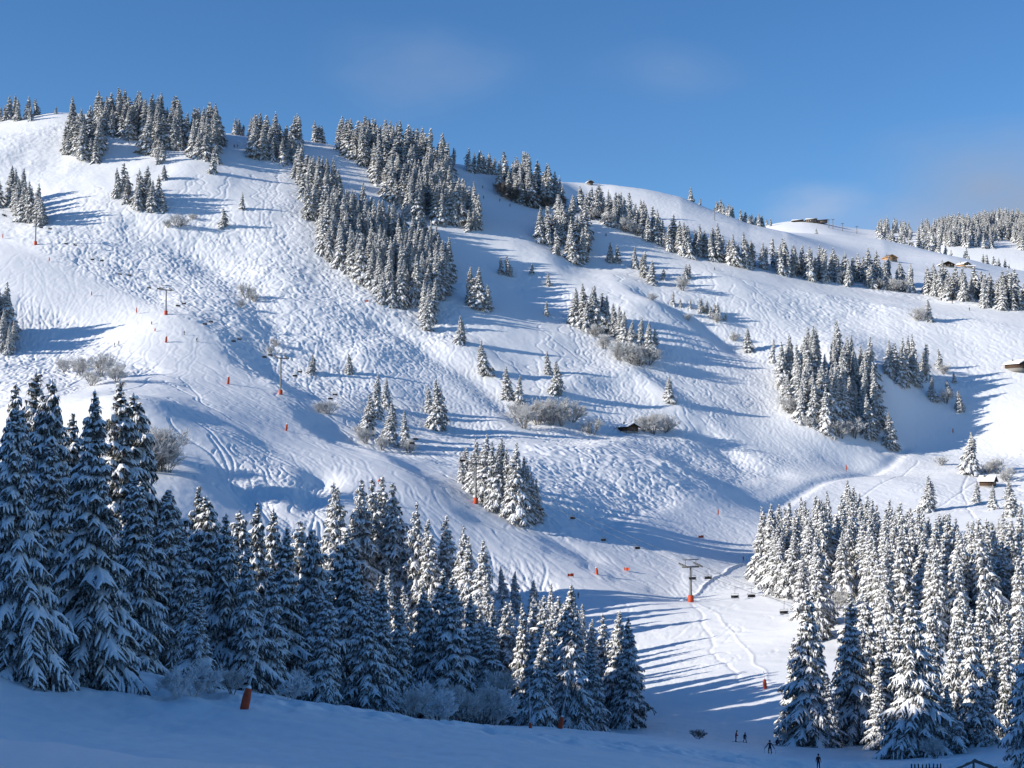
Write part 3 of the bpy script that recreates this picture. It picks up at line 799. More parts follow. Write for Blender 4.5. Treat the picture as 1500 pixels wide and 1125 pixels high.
def merged_spruces(trees, name):
    V = []; Fc = []; Mi = []; off_ = 0
    packs = {lod: [[b.arrays() for b in p[0]] for p in PROTO[lod]] for lod in (1, 2)}
    for t in trees:
        lod = 1 if (t['ph'] > 52 and t['stand'] != 'spur') else 2
        k = random.randrange(5); s = t['h'] / 25.0; a = random.uniform(0, 6.28); wd = random.uniform(.85, 1.15) * (1 + .4 * max(0, (16 - t['h']) / 16))
        R_ = np.array([[math.cos(a), -math.sin(a), 0], [math.sin(a), math.cos(a), 0], [0, 0, 1]], np.float32) * s
        R_[:2] *= wd
        for mi, (v, f, m) in enumerate(packs[lod][k]):
            V.append(v @ R_.T + np.array((t['x'], t['y'], t['z']), np.float32)); Fc.append(f + off_); Mi.append(np.full(len(f), mi)); off_ += len(v)
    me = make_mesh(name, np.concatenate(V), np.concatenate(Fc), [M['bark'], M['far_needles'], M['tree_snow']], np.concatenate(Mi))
    return link(bpy.data.objects.new(name, me))

# how much of each tree the photograph shows: paint the cones far to near into a small picture
def shown_pixels():
    ids = np.full((563, 750), -1, np.int32)
    for i in sorted(range(len(T)), key=lambda i: -T[i]['y']):
        t = T[i]
        y0, y1 = int(t['top'] / 2), int(t['py'] / 2); wb = 0.17 * t['ph'] / 2
        for r in range(max(0, y0), min(562, y1) + 1):
            hw = wb * (r - y0 + .5) / max(1, y1 - y0)
            a = int(round(t['px'] / 2 - hw)); b = int(round(t['px'] / 2 + hw))
            ids[r, max(0, a):max(0, b + 1)] = i
    # the near slope hides what stands behind it
    ex = np.array([0, 200, 357, 550, 750, 820, 900, 1000, 1080, 1180, 1300, 1500]) / 2; ey = np.array([1022, 1042, 1035, 1047, 1060, 1068, 1073, 1080, 1088, 1100, 1120, 1125]) / 2
    n = np.bincount(ids[ids >= 0], minlength=len(T))
    return n
for t, n in zip(T, shown_pixels()): t['shown'] = int(n)
MAXT = 300
ranked = sorted([t for t in T if t['stand'] != 'spur' and t['shown'] > 0], key=lambda t: -(t['shown'] * (1.6 if t['stand'] == 'single' else 1.0)))
chosen = ranked[:MAXT]
for t in T: t['one'] = False
for t in chosen: t['one'] = True
print('TREES', len(T), 'smallest chosen', chosen[-1]['shown'], {s: (sum(1 for t in T if t['stand'] == s), sum(1 for t in T if t['stand'] == s and t['one'])) for s in set(t['stand'] for t in T)})

ORD = ['first', 'second', 'third', 'fourth', 'fifth', 'sixth', 'seventh', 'eighth', 'ninth', 'tenth', 'eleventh', 'twelfth', 'thirteenth', 'fourteenth', 'fifteenth', 'sixteenth', 'seventeenth', 'eighteenth', 'nineteenth', 'twentieth']
def ordinal(i, n):
    if i == 0: return 'leftmost'
    if i == n - 1: return 'rightmost'
    if i < 20: return ORD[i]
    return 'twenty-' + ORD[i - 20]
PLACE = {
 'near': 'the huge shaded spruces on the near slope', 'left back': 'the trees behind the huge spruces', 'left wood': 'the valley wood left of the piste',
 'pylon stand': 'the dense stand behind the mid slope pylon', 'centre stand': 'the narrow stand halfway up the face', 'right stand': 'the square right slope stand',
 'right strip': 'the strip right of the square stand', 'right wood': 'the sunlit wood at lower right', 'near right': 'the tall near spruces at lower right', 'far': 'the wooded upper mountainside', 'left edge': 'the group cut by the left frame edge',
 'single': ''}
GROUP = {'left edge': 'spruces cut by the left frame edge', 'near': 'huge spruces on the near slope', 'left back': 'spruces behind the huge near ones', 'left wood': 'spruces of the left valley wood', 'pylon stand': 'spruces behind the mid slope pylon', 'centre stand': 'spruces halfway up the face',
 'right stand': 'spruces of the square stand', 'right strip': 'spruces in the strip beside the square stand', 'right wood': 'spruces of the right wood', 'near right': 'near spruces at lower right', 'single': 'scattered spruces on the open face', 'far': 'spruces of the upper mountainside'}
def name_row(row, where, noun):
    row.sort(key=lambda t: t['px'])
    for i, t in enumerate(row):
        o = ordinal(i, len(row)) if len(row) > 1 else 'only'
        adj = 'tall' if t['h'] > 27 else ('small' if t['h'] < 13 else 'snowy')
        t['label'] = (f"{o} {adj} {noun} {where}" if o in ('leftmost', 'rightmost', 'only') else f"{adj} {noun}, {o} from left, {where}")
for st in PLACE:
    g = [t for t in chosen if t['stand'] == st and not t['label']]
    if not g: continue
    if st == 'single':
        zones = [(lambda t: t['px'] > 1280, 'among scattered trees at far right'), (lambda t: t['py'] < 320 and t['px'] < 700, 'scattered high on the left face'), (lambda t: t['px'] > 870 and t['py'] < 430, 'scattered under the upper right piste'),
                 (lambda t: t['py'] < 480, 'scattered below the big diagonal forest'), (lambda t: t['px'] < 670, 'scattered right of the lift line'), (lambda t: True, 'scattered on the lower middle slope')]
        for f, wh in zones:
            z = [t for t in g if f(t) and not t['label']]
            for t in z: t['label'] = ' '
            name_row(z, wh, 'spruce')
        continue
    nr = max(1, math.ceil(len(g) / 16))
    if nr == 1: name_row(g, 'in ' + PLACE[st], 'spruce'); continue
    g.sort(key=lambda t: t['y'])
    names = ['front rank', 'second rank', 'third rank', 'fourth rank', 'fifth rank', 'sixth rank', 'seventh rank']
    names[nr - 1] = 'rearmost rank'
    for r in range(nr):
        name_row(g[r * len(g) // nr:(r + 1) * len(g) // nr], f"{names[r]} of {PLACE[st]}", 'spruce')
for t in chosen:
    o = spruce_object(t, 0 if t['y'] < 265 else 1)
    tag(o, t['label'], 'tree', GROUP[t['stand']])
fars = merged_spruces([t for t in T if not t['one'] and t['stand'] != 'spur'], 'distant_spruce_forest')
tag(fars, 'snow dusted spruce forest on the ridge and upper mountainside', 'forest', kind='stuff')
spur = merged_spruces([t for t in T if t['stand'] == 'spur'], 'unseen_spur_spruces')
tag(spur, 'unseen spruce wood on the spur that shades the near snow slope', 'forest', kind='stuff')

# ------------------------------------------------------------------ frosted bushes and bare trees
B_ = []
def bush(px, base, hpx, kind, zone, d=None, dark=False):
    if d: u, v = ray(px, base); x, y = u * d, d; z = float(H(x, y))
    else: x, y, z = ground(px, base)
    B_.append(dict(px=px, py=base, h=hpx * y / F, x=x, y=y, z=z, kind=kind, zone=zone, dark=dark))
for a in [(222,692,88,2),(232,690,82,0),(207,674,54,2),(246,692,50,0),(214,690,60,1)]: bush(*a, 'beside the shaded spruces above the left wood')
for a in [(95,545,26,1),(118,550,36,0),(148,552,46,2),(172,560,36,0),(135,565,30,1)]: bush(*a, 'behind the tops of the huge near spruces')
for a in [(283,1036,84,5,126),(310,1038,70,5,130),(425,1044,66,5,138),(262,1036,70,5,122),(340,1036,60,0,128)]: bush(*a[:4], 'at the wood edge left of the snow slope', d=a[4])
for a in [(605,1052,70,0,168),(640,1054,96,5,180),(672,1056,90,0,188),(705,1058,90,2,196),(738,1060,120,4,206),(655,1056,70,5,176),(722,1060,90,5,200)]: bush(*a[:4], 'at the front edge of the big left wood', d=a[4])
for a in [(768,628,44,2),(788,622,48,0),(808,622,52,0),(838,618,42,1),(822,624,36,2),(757,612,30,0)]: bush(*a, 'in the thicket left of the wooden hut')
for a in [(868,637,32,1),(957,636,42,0),(974,634,34,1),(943,632,30,0)]: bush(*a, 'beside the snow roofed hut')
for a in [(926,534,42,0),(906,528,36,2),(950,534,38,1),(885,512,30,2),(872,494,26,0),(938,536,30,1)]: bush(*a, 'at the foot of the narrow centre stand')
for a in [(262,333,24,1),(246,334,16,0),(283,322,12,1)]: bush(*a, 'under the upper left spruces')
for a in [(360,436,26,1),(372,442,18,0),(352,450,14,1),(403,508,16,1),(396,518,14,0)]: bush(*a, 'in the hollow right of the lift line')
for a in [(482,607,26,1),(468,604,20,0),(536,650,30,0),(560,660,28,2),(600,664,28,0),(528,640,22,1)]: bush(*a, 'around the spruces right of the piste')
for a in [(1000,426,30,2),(1050,472,18,1),(1075,500,18,0),(1030,458,14,1),(1008,470,14,0),(955,440,14,1)]: bush(*a, 'scattered under the upper right piste')
for a in [(1344,470,26,1),(1252,642,40,2),(1232,642,34,0),(1188,626,22,1),(1386,592,30,2),(1157,606,36,0),(1350,552,26,1),(1382,548,20,0)]: bush(*a, 'among the stands on the right slope')
for a in [(1460,694,30,0),(1474,706,28,1),(1447,694,24,1),(1378,682,18,1),(1466,790,30,0),(1190,890,36,2),(1228,895,40,0),(1300,800,24,1)]: bush(*a, 'around the small hut at far right')
for a in [(868,322,24,2),(890,330,26,0),(915,340,28,0),(932,345,22,2)]: bush(*a, 'along the upper right forest edge')
for a in [(735,288,28,0),(752,296,28,0),(776,304,28,2),(800,306,26,0),(822,304,24,2)]: bush(*a, 'along the shaded forest edge near the skyline', dark=True)  # dark twigs put the shade of the forest edge into the colour
for a in [(1236,416,24,0),(1290,424,22,2),(1310,427,26,0),(1325,428,24,0)]: bush(*a, 'in front of the long upper tree row')
for a in [(1022,1074,24,1,232)]: bush(*a[:4], 'standing alone on the near snow slope beside two skiers', d=a[4], dark=True)
for a in [(1160,1092,40,0,228),(1370,1100,50,0,196)]: bush(*a[:4], 'under the near right spruces', d=a[4])
for zone in dict.fromkeys(b['zone'] for b in B_):
    row = sorted([b for b in B_ if b['zone'] == zone], key=lambda b: b['px'])
    for i, b in enumerate(row):
        noun = 'frosted bare tree' if b['kind'] in (3, 4) else ('dark bare bush' if b['dark'] else 'frosted bare bush')
        if len(row) == 1: lb = f"{noun} {zone}"
        else:
            o = ordinal(i, len(row))
            lb = f"{o} {noun} {zone}" if o in ('leftmost', 'rightmost') else f"{noun}, {o} from left, {zone}"
        o_ = empty('bare_tree' if b['kind'] in (3, 4) else 'bush', (b['x'], b['y'], b['z']), random.uniform(0, 6.28))
        s = b['h'] / (5.8 if b['y'] > 300 else 7.2)
        o_.scale = (s * 1.05, s * 1.05, s)
        st_, tw_, dk_ = BUSH[b['kind']]
        link(bpy.data.objects.new('stems', st_), o_); link(bpy.data.objects.new('twigs', dk_ if b['dark'] else tw_), o_)
        tag(o_, lb, 'tree' if b['kind'] in (3, 4) else 'bush', 'bushes ' + zone if len(row) > 1 else None)
# ------------------------------------------------------------------ built things: solids
class Solid(Buf):
    def box(s, c_, size, rot=0.0, m=0, bev=0.0):
        """box with chamfered vertical and horizontal edges"""
        bm = bmesh.new(); bmesh.ops.create_cube(bm, size=1.0)
        for v in bm.verts: v.co = Vector((v.co.x * size[0], v.co.y * size[1], v.co.z * size[2]))
        if bev: bmesh.ops.bevel(bm, geom=list(bm.edges), offset=bev, segments=2, affect='EDGES')
        bmesh.ops.triangulate(bm, faces=bm.faces)
        R_ = rot if isinstance(rot, Matrix) else Matrix.Rotation(rot, 3, 'Z')
        k = len(s.v); s.v += [tuple(R_ @ v.co + Vector(c_)) for v in bm.verts]
        bm.verts.index_update()
        for f in bm.faces: s.f.append(tuple(k + v.index for v in f.verts)); s.m.append(m)
        bm.free()
    def lathe(s, prof, c_=(0, 0, 0), n=14, axis=None, m=0):
        """rings (radius, height) turned about z or about an axis direction"""
        q = Vector((0, 0, 1)).rotation_difference(Vector(axis)) if axis is not None else None
        k = len(s.v)
        for r, h in prof:
            for i in range(n):
                a = 2 * math.pi * i / n; p = Vector((r * math.cos(a), r * math.sin(a), h))
                s.v.append(tuple((q @ p if q else p) + Vector(c_)))
        for j in range(len(prof) - 1):
            for i in range(n):
                a = k + j * n + i; b = k + j * n + (i + 1) % n
                s.f += [(a, b, b + n), (a, b + n, a + n)]; s.m += [m, m]
    def prism(s, poly, y0, y1, m=0):
        """polygon in x,z drawn out along y"""
        k = len(s.v); n = len(poly)
        s.v += [(x, y0, z) for x, z in poly] + [(x, y1, z) for x, z in poly]
        for i in range(n):
            a, b = k + i, k + (i + 1) % n
            s.f += [(a, b, b + n), (a, b + n, a + n)]; s.m += [m, m]
        for i in range(1, n - 1):
            s.f += [(k, k + i + 1, k + i), (k + n, k + n + i, k + n + i + 1)]; s.m += [m, m]
    def path(s, pts, r, n=5, m=0):
        for p, q in zip(pts[:-1], pts[1:]): s.tube(p, q, r, r, n, m)

def part(name, buf, mat, parent, smooth=False, label=None):
    o = link(bpy.data.objects.new(name, buf.mesh(name, mat if isinstance(mat, list) else [mat], smooth)), parent)
    if label: o['label'] = label
    return o

# ------------------------------------------------------------------ chairlift
PYL = [(52,318,359), (243,423,461), (411,523,578), (697,678,738), (1012,829,882)]
GAUGE = 2.7
pyl = []
for px, top, base in PYL:
    x, y, z = ground(px, base); pyl.append((x, y, z, (base - top) * y / F))
u_, v_ = ray(1225, 985); lower_end = (u_ * 335, 335.0, float(H(u_ * 335, 335.0)) + 7.5, 0)
u_, v_ = ray(-120, 232); upper_end = (u_ * 860, 860.0, float(H(u_ * 860, 860)) + 11, 0)
stops = [upper_end] + [(a, b, c_ + h, 0) for a, b, c_, h in pyl] + [lower_end]
def plan_dir(i):
    a = stops[i - 1]; b = stops[i + 1]; v = Vector((b[0] - a[0], b[1] - a[1], 0)); return v.normalized()
PL = ['grey lift pylon high on the left face with orange padded foot', 'grey lift pylon beside the left piste above the orange snow lance', 'grey lift pylon at the shaded bank right of the left piste',
      'grey lift pylon in front of the dense spruce stand, orange padded foot', 'large grey lift pylon at the edge of the valley piste, orange padded foot']
anchors = {1: [], -1: []}
def off_pt(p, dirv, sg):
    n = Vector((-dirv.y, dirv.x, 0)); return Vector((p[0], p[1], p[2])) + n * (GAUGE * sg)
for sg in (1, -1): anchors[sg].append(off_pt(stops[0], plan_dir(1), sg))
for i, (x, y, z, h) in enumerate(pyl):
    dv = plan_dir(i + 1); rz = math.atan2(dv.y, dv.x)
    slope = math.atan2(stops[i + 2][2] - stops[i][2], math.hypot(stops[i + 2][0] - stops[i][0], stops[i + 2][1] - stops[i][1]))
    o = empty('lift_pylon', (x, y, z - .2), rz)
    tag(o, PL[i], 'lift pylon', 'pylons of the chairlift')
    s = Solid(); s.lathe([(.01, -1), (.42, -1), (.38, 0), (.26, h), (.01, h)], n=14); part('mast', s, M['steel'], o, True)
    s = Solid(); s.lathe([(.45, .1), (.78, .12), (.86, .5), (.86, 1.9), (.78, 2.2), (.45, 2.25)], n=16); part('base_pad', s, M['orange'], o, True)
    s = Solid(); s.box((0, 0, h - .25), (.45, 2 * GAUGE + .7, .5), bev=.06); part('crossarm', s, M['steel'], o)
    for sg in (1, -1):
        R_ = Matrix.Rotation(-slope, 3, 'Y')
        s = Solid(); s.box((0, GAUGE * sg, h + .22), (4.4, .28, .30), R_, bev=.04)
        s.box((0, GAUGE * sg + .32, h - .05), (3.6, .35, .06), R_)
        tr_ = part('sheave_train', s, M['steel'], o)
        s = Solid()
        for k in range(6):
            c_ = R_ @ Vector((-2.0 + .8 * k, 0, .12)) + Vector((0, GAUGE * sg, h + .22))
            s.lathe([(.02, -.1), (.24, -.1), (.2, 0), (.24, .1), (.02, .1)], c_, 10, (0, 1, 0))
        part('sheaves', s, M['black'], tr_)
    s = Solid()
    for yy in (-1.9, 1.9): s.path([(0, yy, h), (0, yy, h + 1.9)], .09, 6)
    s.path([(0, -2.9, h + 1.9), (0, 2.9, h + 1.9)], .11, 6); s.path([(0.5, -2.9, h + 1.82), (0.5, 2.9, h + 1.82)], .07, 6)
    part('lifting_frame', s, M['steel'], o)
    s = Solid()
    for xx in (-.2, .2): s.path([(-.5, xx, 2.4), (-.42, xx, h - .3)], .035, 5)
    for k in range(int(h / .6) - 4): s.path([(-.49, -.2, 2.7 + .6 * k), (-.49, .2, 2.7 + .6 * k)], .025, 4)
    part('ladder', s, M['pale_steel'], o)
    for sg in (1, -1): anchors[sg].append(off_pt((x, y, z + h + .45), dv, sg))
for sg in (1, -1): anchors[sg].append(off_pt(stops[-1], plan_dir(len(stops) - 2), sg))
rope = Solid(); strands = {}
for sg in (1, -1):
    line = []
    for a, b in zip(anchors[sg][:-1], anchors[sg][1:]):
        L = (b - a).length
        for k in range(24):
            f = k / 24; p = a.lerp(b, f); p.z -= 4 * f * (1 - f) * L * .018; line.append(p)
    line.append(anchors[sg][-1]); strands[sg] = line
    rope.path([tuple(p) for p in line], .055, 4)
ro = link(bpy.data.objects.new('haul_rope', rope.mesh('haul_rope', [M['steel']])))
tag(ro, 'thin steel chairlift rope running from pylon to pylon down the slope', 'cable')
# one chair, then copies
s_h = Solid(); s_h.path([(0, 0, .05), (0, 0, -.35), (-.12, 0, -1.2), (-.12, 0, -1.9)], .05, 6); s_h.box((0, 0, -.02), (.35, .14, .18), bev=.03)
s_h.path([(-.12, -1.1, -1.9), (-.12, 1.1, -1.9)], .045, 6)
for yy in (-1.1, 1.1): s_h.path([(-.12, yy, -1.9), (-.22, yy, -2.45), (-.2, yy, -3.0), (.42, yy, -3.08)], .04, 6)
m_h = s_h.mesh('hanger', [M['steel']])
s_s = Solid(); s_s.box((.12, 0, -3.02), (.55, 2.2, .13), bev=.05); m_s = s_s.mesh('seat', [M['black']])
s_b = Solid(); s_b.box((-.24, 0, -2.62), (.11, 2.2, .62), Matrix.Rotation(-.15, 3, 'Y'), bev=.04); m_b = s_b.mesh('backrest', [M['black']])
s_r = Solid(); s_r.path([(-.2, -1.05, -2.4), (.55, -1.05, -2.35), (.55, 1.05, -2.35), (-.2, 1.05, -2.4)], .03, 6); s_r.path([(.55, -.6, -2.35), (.62, -.6, -3.5)], .025, 5); s_r.path([(.55, .6, -2.35), (.62, .6, -3.5)], .025, 5); s_r.path([(.62, -1, -3.5), (.62, 1, -3.5)], .03, 5)
m_r = s_r.mesh('safety_bar', [M['steel']])
chairs = []
for sg in (1, -1):
    line = strands[sg]; acc = 11.0 if sg == 1 else 24.0; want = 27.0
    for a, b in zip(line[:-1], line[1:]):
        acc += (b - a).length
        if acc < want: continue
        if min((Vector(b) - q).length for q in anchors[sg]) < 7: continue
        q = project(*b)
        if not (5 < q[0] < 1150): continue
        acc = 0.0
        chairs.append((q[0], sg, Vector(b), math.atan2(b.y - a.y, b.x - a.x) + (math.pi if sg == 1 else 0)))
chairs.sort(key=lambda c_: c_[0])
span_names = ['above the highest pylon', 'between the two upper left pylons', 'on the span above the shaded bank', 'on the span over the left piste', 'on the span above the valley piste', 'below the large valley pylon']
px_p = [p[0] for p in PYL]
by_span = {}
for c_ in chairs: by_span.setdefault(sum(1 for q in px_p if c_[0] > q), []).append(c_)
for sp, lst in by_span.items():
    for i, (qx, sg, p, rz) in enumerate(lst):
        o = empty('lift_chair', p, rz)
        for nm, me in (('hanger', m_h), ('seat', m_s), ('backrest', m_b), ('safety_bar', m_r)): link(bpy.data.objects.new(nm, me), o)
        od = ordinal(i, len(lst)) if len(lst) > 1 else 'single'
        tag(o, f"{od} empty dark chair from the left hanging {span_names[sp]}" if od not in ('leftmost', 'rightmost', 'single') else f"{od} empty dark chairlift seat hanging {span_names[sp]}", 'lift chair', 'chairs on the chairlift')

# ------------------------------------------------------------------ snow lances, piste markers, banners
def lance(px, base, pad_h, tip, label, d=None, head=False):
    if d: u, v = ray(px, base); x, y = u * d, d; z = float(H(x, y))
    else: x, y, z = ground(px, base)
    o = empty('snow_lance', (x, y, z - .15), 0); tag(o, label, 'snow lance', 'snow lances along the pistes')
    ph = pad_h * y / F + .15; tx = (tip[0] - px) * y / F; tz = (base - tip[1]) * y / F + .15
    ax = Vector((tx, 0, tz)).normalized()
    s = Solid(); r = .155 * ph + .06
    s.lathe([(.03, 0), (r * .8, 0), (r, ph * .12), (r * .98, ph * .55), (r * .75, ph * .92), (r * .5, ph), (.03, ph * 1.01)], n=14, axis=ax); part('pad', s, M['orange'], o, True)
    s = Solid(); e = Vector((tx, 0, tz)); s.tube(ax * (-.6), e, max(.085, .00016 * y), .06, 8); part('pole', s, M['pale_steel'], o, True)
    s = Solid(); s.lathe([(.02, -.25), (.09, -.25), (.11, .05), (.06, .22), (.02, .24)], e, 10, ax)
    if head:
        s.path([tuple(e + Vector((-.55, 0, -.1))), tuple(e), tuple(e + Vector((.6, 0, -.05)))], .07, 6)
        s.path([tuple(e * .72 + Vector((0, 0, 0))), tuple(e * .80 + Vector((.5, 0, .1)))], .05, 6)
    part('nozzle', s, M['pale_steel'], o)
    s = Solid(); s.lathe([(.01, ph * 1.0), (r * .62, ph * .96), (r * .45, ph * 1.05), (.01, ph * 1.1)], n=12, axis=ax); part('snow_cap', s, M['roof_snow'], o, True)
    return o
lance(357, 1036, 32, (388, 895), 'snow lance with long leaning pole and faded orange pad, left on the near slope', d=119)
lance(820, 1069, 18, (839, 968), 'snow lance with leaning pole and orange pad in front of the left wood', d=194)
lance(777, 1056, 9, (775, 985), 'frosted upright snow lance with a branched head at the wood edge', d=184, head=True)
lance(1121, 1009, 14, (1119, 985), 'short orange padded lance on the shaded lower valley piste')
lance(875, 842, 10, (872, 822), 'orange padded lance among tree shadows at the top of the valley piste')
lance(554, 706, 6, (569, 680), 'leaning snow lance behind the tree tops of the left wood')
lance(419, 631, 10, (421, 612), 'orange padded lance on the lower left piste near the long tree shadow')
lance(334, 563, 11, (335, 548), 'orange padded lance on the left piste above the bank')
lance(243, 502, 9, (244, 488), 'orange padded lance on the left piste below the pylon')
def marker(px, base, hpx, label, mat='orange'):
    x, y, z = ground(px, base); h = hpx * y / F
    o = empty('piste_marker', (x, y, z - .1), 0); tag(o, label, 'piste marker', 'markers along the piste edges')
    s = Solid(); s.lathe([(.02, -.3), (.05, -.3), (.04, h), (.02, h + .02)], n=8); part('pole', s, M['grey_wood'], o, True)
    s = Solid(); s.lathe([(.05, h * .2), (.24, h * .22), (.30, h * .45), (.24, h * .85), (.05, h * .9)], n=10); part('pad', s, M[mat], o, True)
for a in [(4,350,9,'leftmost orange marker, at the frame edge beside the top pylon'), (72,384,8,'orange marker at the right edge of the upper left piste'), (134,434,8,'orange marker on the bend of the left piste'),
          (200,460,11,'tall thin orange marker left of the second pylon'), (222,476,6,'small upper one of two orange markers below the second pylon'), (227,486,6,'small lower one of two orange markers below the second pylon'),
          (1052,756,11,'orange marker at the top of the valley run above the right wood'), (1240,691,11,'orange marker beside the smooth run under the square stand'), (1396,636,9,'orange marker at the upper end of the right run'),
          (671,268,7,'orange marker on the shaded upper run below the ridge')]: marker(*a)
def banner(px, base, wpx, label, tilt=0.0):
    x, y, z = ground(px, base); w_ = wpx * y / F
    o = empty('safety_banner', (x, y, z), tilt); tag(o, label, 'banner', 'orange safety banners')
    s = Solid(); n = 8
    for k in range(n):
        x0 = -w_ / 2 + w_ * k / n; x1 = -w_ / 2 + w_ * (k + 1) / n; d0 = .12 * math.sin(k * 1.3); d1 = .12 * math.sin((k + 1) * 1.3)
        for e in (0, .03): s.quad((x0, d0 + e, .25), (x1, d1 + e, .25), (x1, d1 + e, 1.15 - .1 * math.sin(k)), (x0, d0 + e, 1.15 - .1 * math.sin(k - 1)))
    part('cloth', s, M['orange'], o)
    for xx in (-w_ / 2, w_ / 2):
        s = Solid(); s.tube((xx, .05, -.3), (xx, .05, 1.35), .04, .035, 6); part('post', s, M['grey_wood'], o)
banner(1027, 789, 8, 'orange safety banner on the sunny slope above the valley run', .3)
banner(918, 837, 8, 'orange safety banner at the edge of the tree shadows on the valley run', -.5)
banner(836, 846, 9, 'orange safety banner in the tree shadow beside the left wood', .25)
banner(537, 443, 5, 'small orange safety banner on open snow beside the diagonal forest', .1)

# ------------------------------------------------------------------ chalets
def chalet(px, base, wid, dep, wall_h, rise, rz, label, wall='dark_wood', snow=True, over=.9, d=None, name='chalet', sink=.4, nwin=2, group=None, roofmat='dark_wood', chimney=True):
    if d: u, v = ray(px, base); x, y = u * d, d; z = float(H(x, y))
    else: x, y, z = ground(px, base)
    o = empty(name, (x, y, z - sink), rz); tag(o, label, 'house', group)
    hw = wid / 2
    s = Solid(); s.prism([(-hw, -1.5), (hw, -1.5), (hw, wall_h), (0, wall_h + rise), (-hw, wall_h)], -dep / 2, dep / 2); part('wall', s, M[wall], o)
    s = Solid(); s.prism([(-hw - .06, -1.6), (hw + .06, -1.6), (hw + .06, .55), (-hw - .06, .55)], -dep / 2 - .06, dep / 2 + .06); part('plinth', s, M['stone'], o)
    sl = rise / hw; e = over
    s = Solid()
    for sg in (-1, 1):
        a = (sg * (hw + e), wall_h - sl * e + .02); b = (0, wall_h + rise + .02)
        s.prism([a, b, (b[0], b[1] + .2), (a[0], a[1] + .2)][::sg], -dep / 2 - e, dep / 2 + e)
    rf = part('roof', s, M[roofmat], o)
    if snow:
        s = Solid(); t = .45
        n = 7
        prof = []
        for k in range(2 * n + 1):
            xx = -(hw + e - .05) + (hw + e - .05) * k / n
            zz = wall_h + rise + .235 - abs(xx) * sl
            edge = .45 + .55 * math.sin(math.pi * min(1, (k + .6) / 2.5) / 2) if k < 3 else (.45 + .55 * math.sin(math.pi * min(1, (2 * n - k + .6) / 2.5) / 2) if k > 2 * n - 3 else 1.0)
            prof.append((xx, zz, edge * t))
        poly = [(p[0], p[1]) for p in prof] + [(p[0], p[1] + p[2] - (.12 if abs(p[0]) < .01 else 0)) for p in prof[::-1]]
        k0 = len(s.v); m_ = len(prof); ys = (-dep / 2 - e + .05, dep / 2 + e - .05)
        for i in range(m_ - 1):
            (x0, z0, t0), (x1, z1, t1) = prof[i], prof[i + 1]
            s.quad((x0, ys[0], z0 + t0), (x1, ys[0], z1 + t1), (x1, ys[1], z1 + t1), (x0, ys[1], z0 + t0))
            for yy in ys: s.quad((x0, yy, z0), (x1, yy, z1), (x1, yy, z1 + t1), (x0, yy, z0 + t0))
        for (x0, z0, t0) in (prof[0], prof[-1]): s.quad((x0, ys[0], z0), (x0, ys[1], z0), (x0, ys[1], z0 + t0), (x0, ys[0], z0 + t0))
        part('roof_snow', s, M['roof_snow'], rf)
    s = Solid(); s.box((wid * .12, -dep / 2 - .05, 1.15), (1.1, .1, 2.1)); dr = part('door', s, M['grey_wood'], o)
    s = Solid(); s.box((wid * .12 + .38, -dep / 2 - .13, 1.1), (.07, .06, .16)); part('handle', s, M['steel'], dr)
    for k in range(nwin):
        xx = -hw + wid * (k + .5) / max(nwin, 1)
        if abs(xx - wid * .12) < 1.1: xx -= 1.4
        s = Solid(); s.box((xx, -dep / 2 - .04, 1.75), (1.2, .08, 1.1)); fr = part('window', s, M['tan_wood'], o)
        s = Solid(); s.box((xx, -dep / 2 - .09, 1.75), (.95, .03, .85)); part('pane', s, M['glass'], fr)
    if not chimney: return o
    s = Solid(); s.box((-hw * .4, dep * .2, wall_h + rise * .6 + .9), (.7, .7, 1.6), bev=.05); part('chimney', s, M['stone'], rf)
    return o
chalet(920, 632, 6.8, 7.2, 2.6, 1.5, math.radians(38), 'dark wooden hut with thick snow roof between frosted bushes mid slope')
chalet(1447, 712, 5.6, 6.2, 2.9, 1.9, math.radians(56), 'small dark hut with snow roof behind spruces at far right')
chalet(1491, 541, 11, 10, 3.0, 2.2, math.radians(34), 'wide dark chalet with broad snow roof at the right frame edge')
chalet(1303, 382, 9.5, 8, 2.6, 2.3, math.radians(18), 'tan wooden chalet alone on the upper plateau', wall='tan_wood', snow=False, roofmat='tan_wood')
chalet(1386, 391, 11, 8, 2.0, 2.4, math.radians(4), 'low dark chalet with wide gable on the plateau', nwin=3)
chalet(1411, 391, 8, 8, 2.0, 1.8, math.radians(30), 'dark chalet with snow roof beside a small spruce on the plateau', wall='tan_wood')
chalet(1421, 393, 9, 6, 1.2, 1.2, math.radians(80), 'low snow covered annexe at the right end of the plateau chalets', nwin=1, name='shed')
chalet(864, 271, 4.5, 4, 2.4, 1.2, math.radians(20), 'tiny hut on the bare snow skyline', nwin=1, name='hut', wall='grey_wood', sink=.2)
u_, v_ = ray(1427, 1113); X0, Y0 = u_ * 164, 164.0; Z0 = v_ * 164; G0 = float(H(X0, Y0))
o = empty('log_barrier', (X0, Y0, G0), 0); tag(o, 'grey log barrier of two slanting snow topped beams at the lower right', 'barrier')
for (ex, ez) in ((-3.4, -1.5), (2.5, -.95)):
    p0 = Vector((0, 0, Z0 - G0)); p1 = Vector((ex, -.2, Z0 - G0 + ez))
    s = Solid(); s.tube(p0, p1, .26, .24, 10); bm_ = part('beam', s, M['grey_wood'], o, True)
    s = Solid(); n_ = 7; Rr = random.Random(5)
    snow_pad(s, [tuple(p0.lerp(p1, k / n_) + Vector((0, 0, .27))) for k in range(n_ + 1)], (0, 1, 0), .30, .22, Rr); part('snow_load', s, M['roof_snow'], bm_, True)
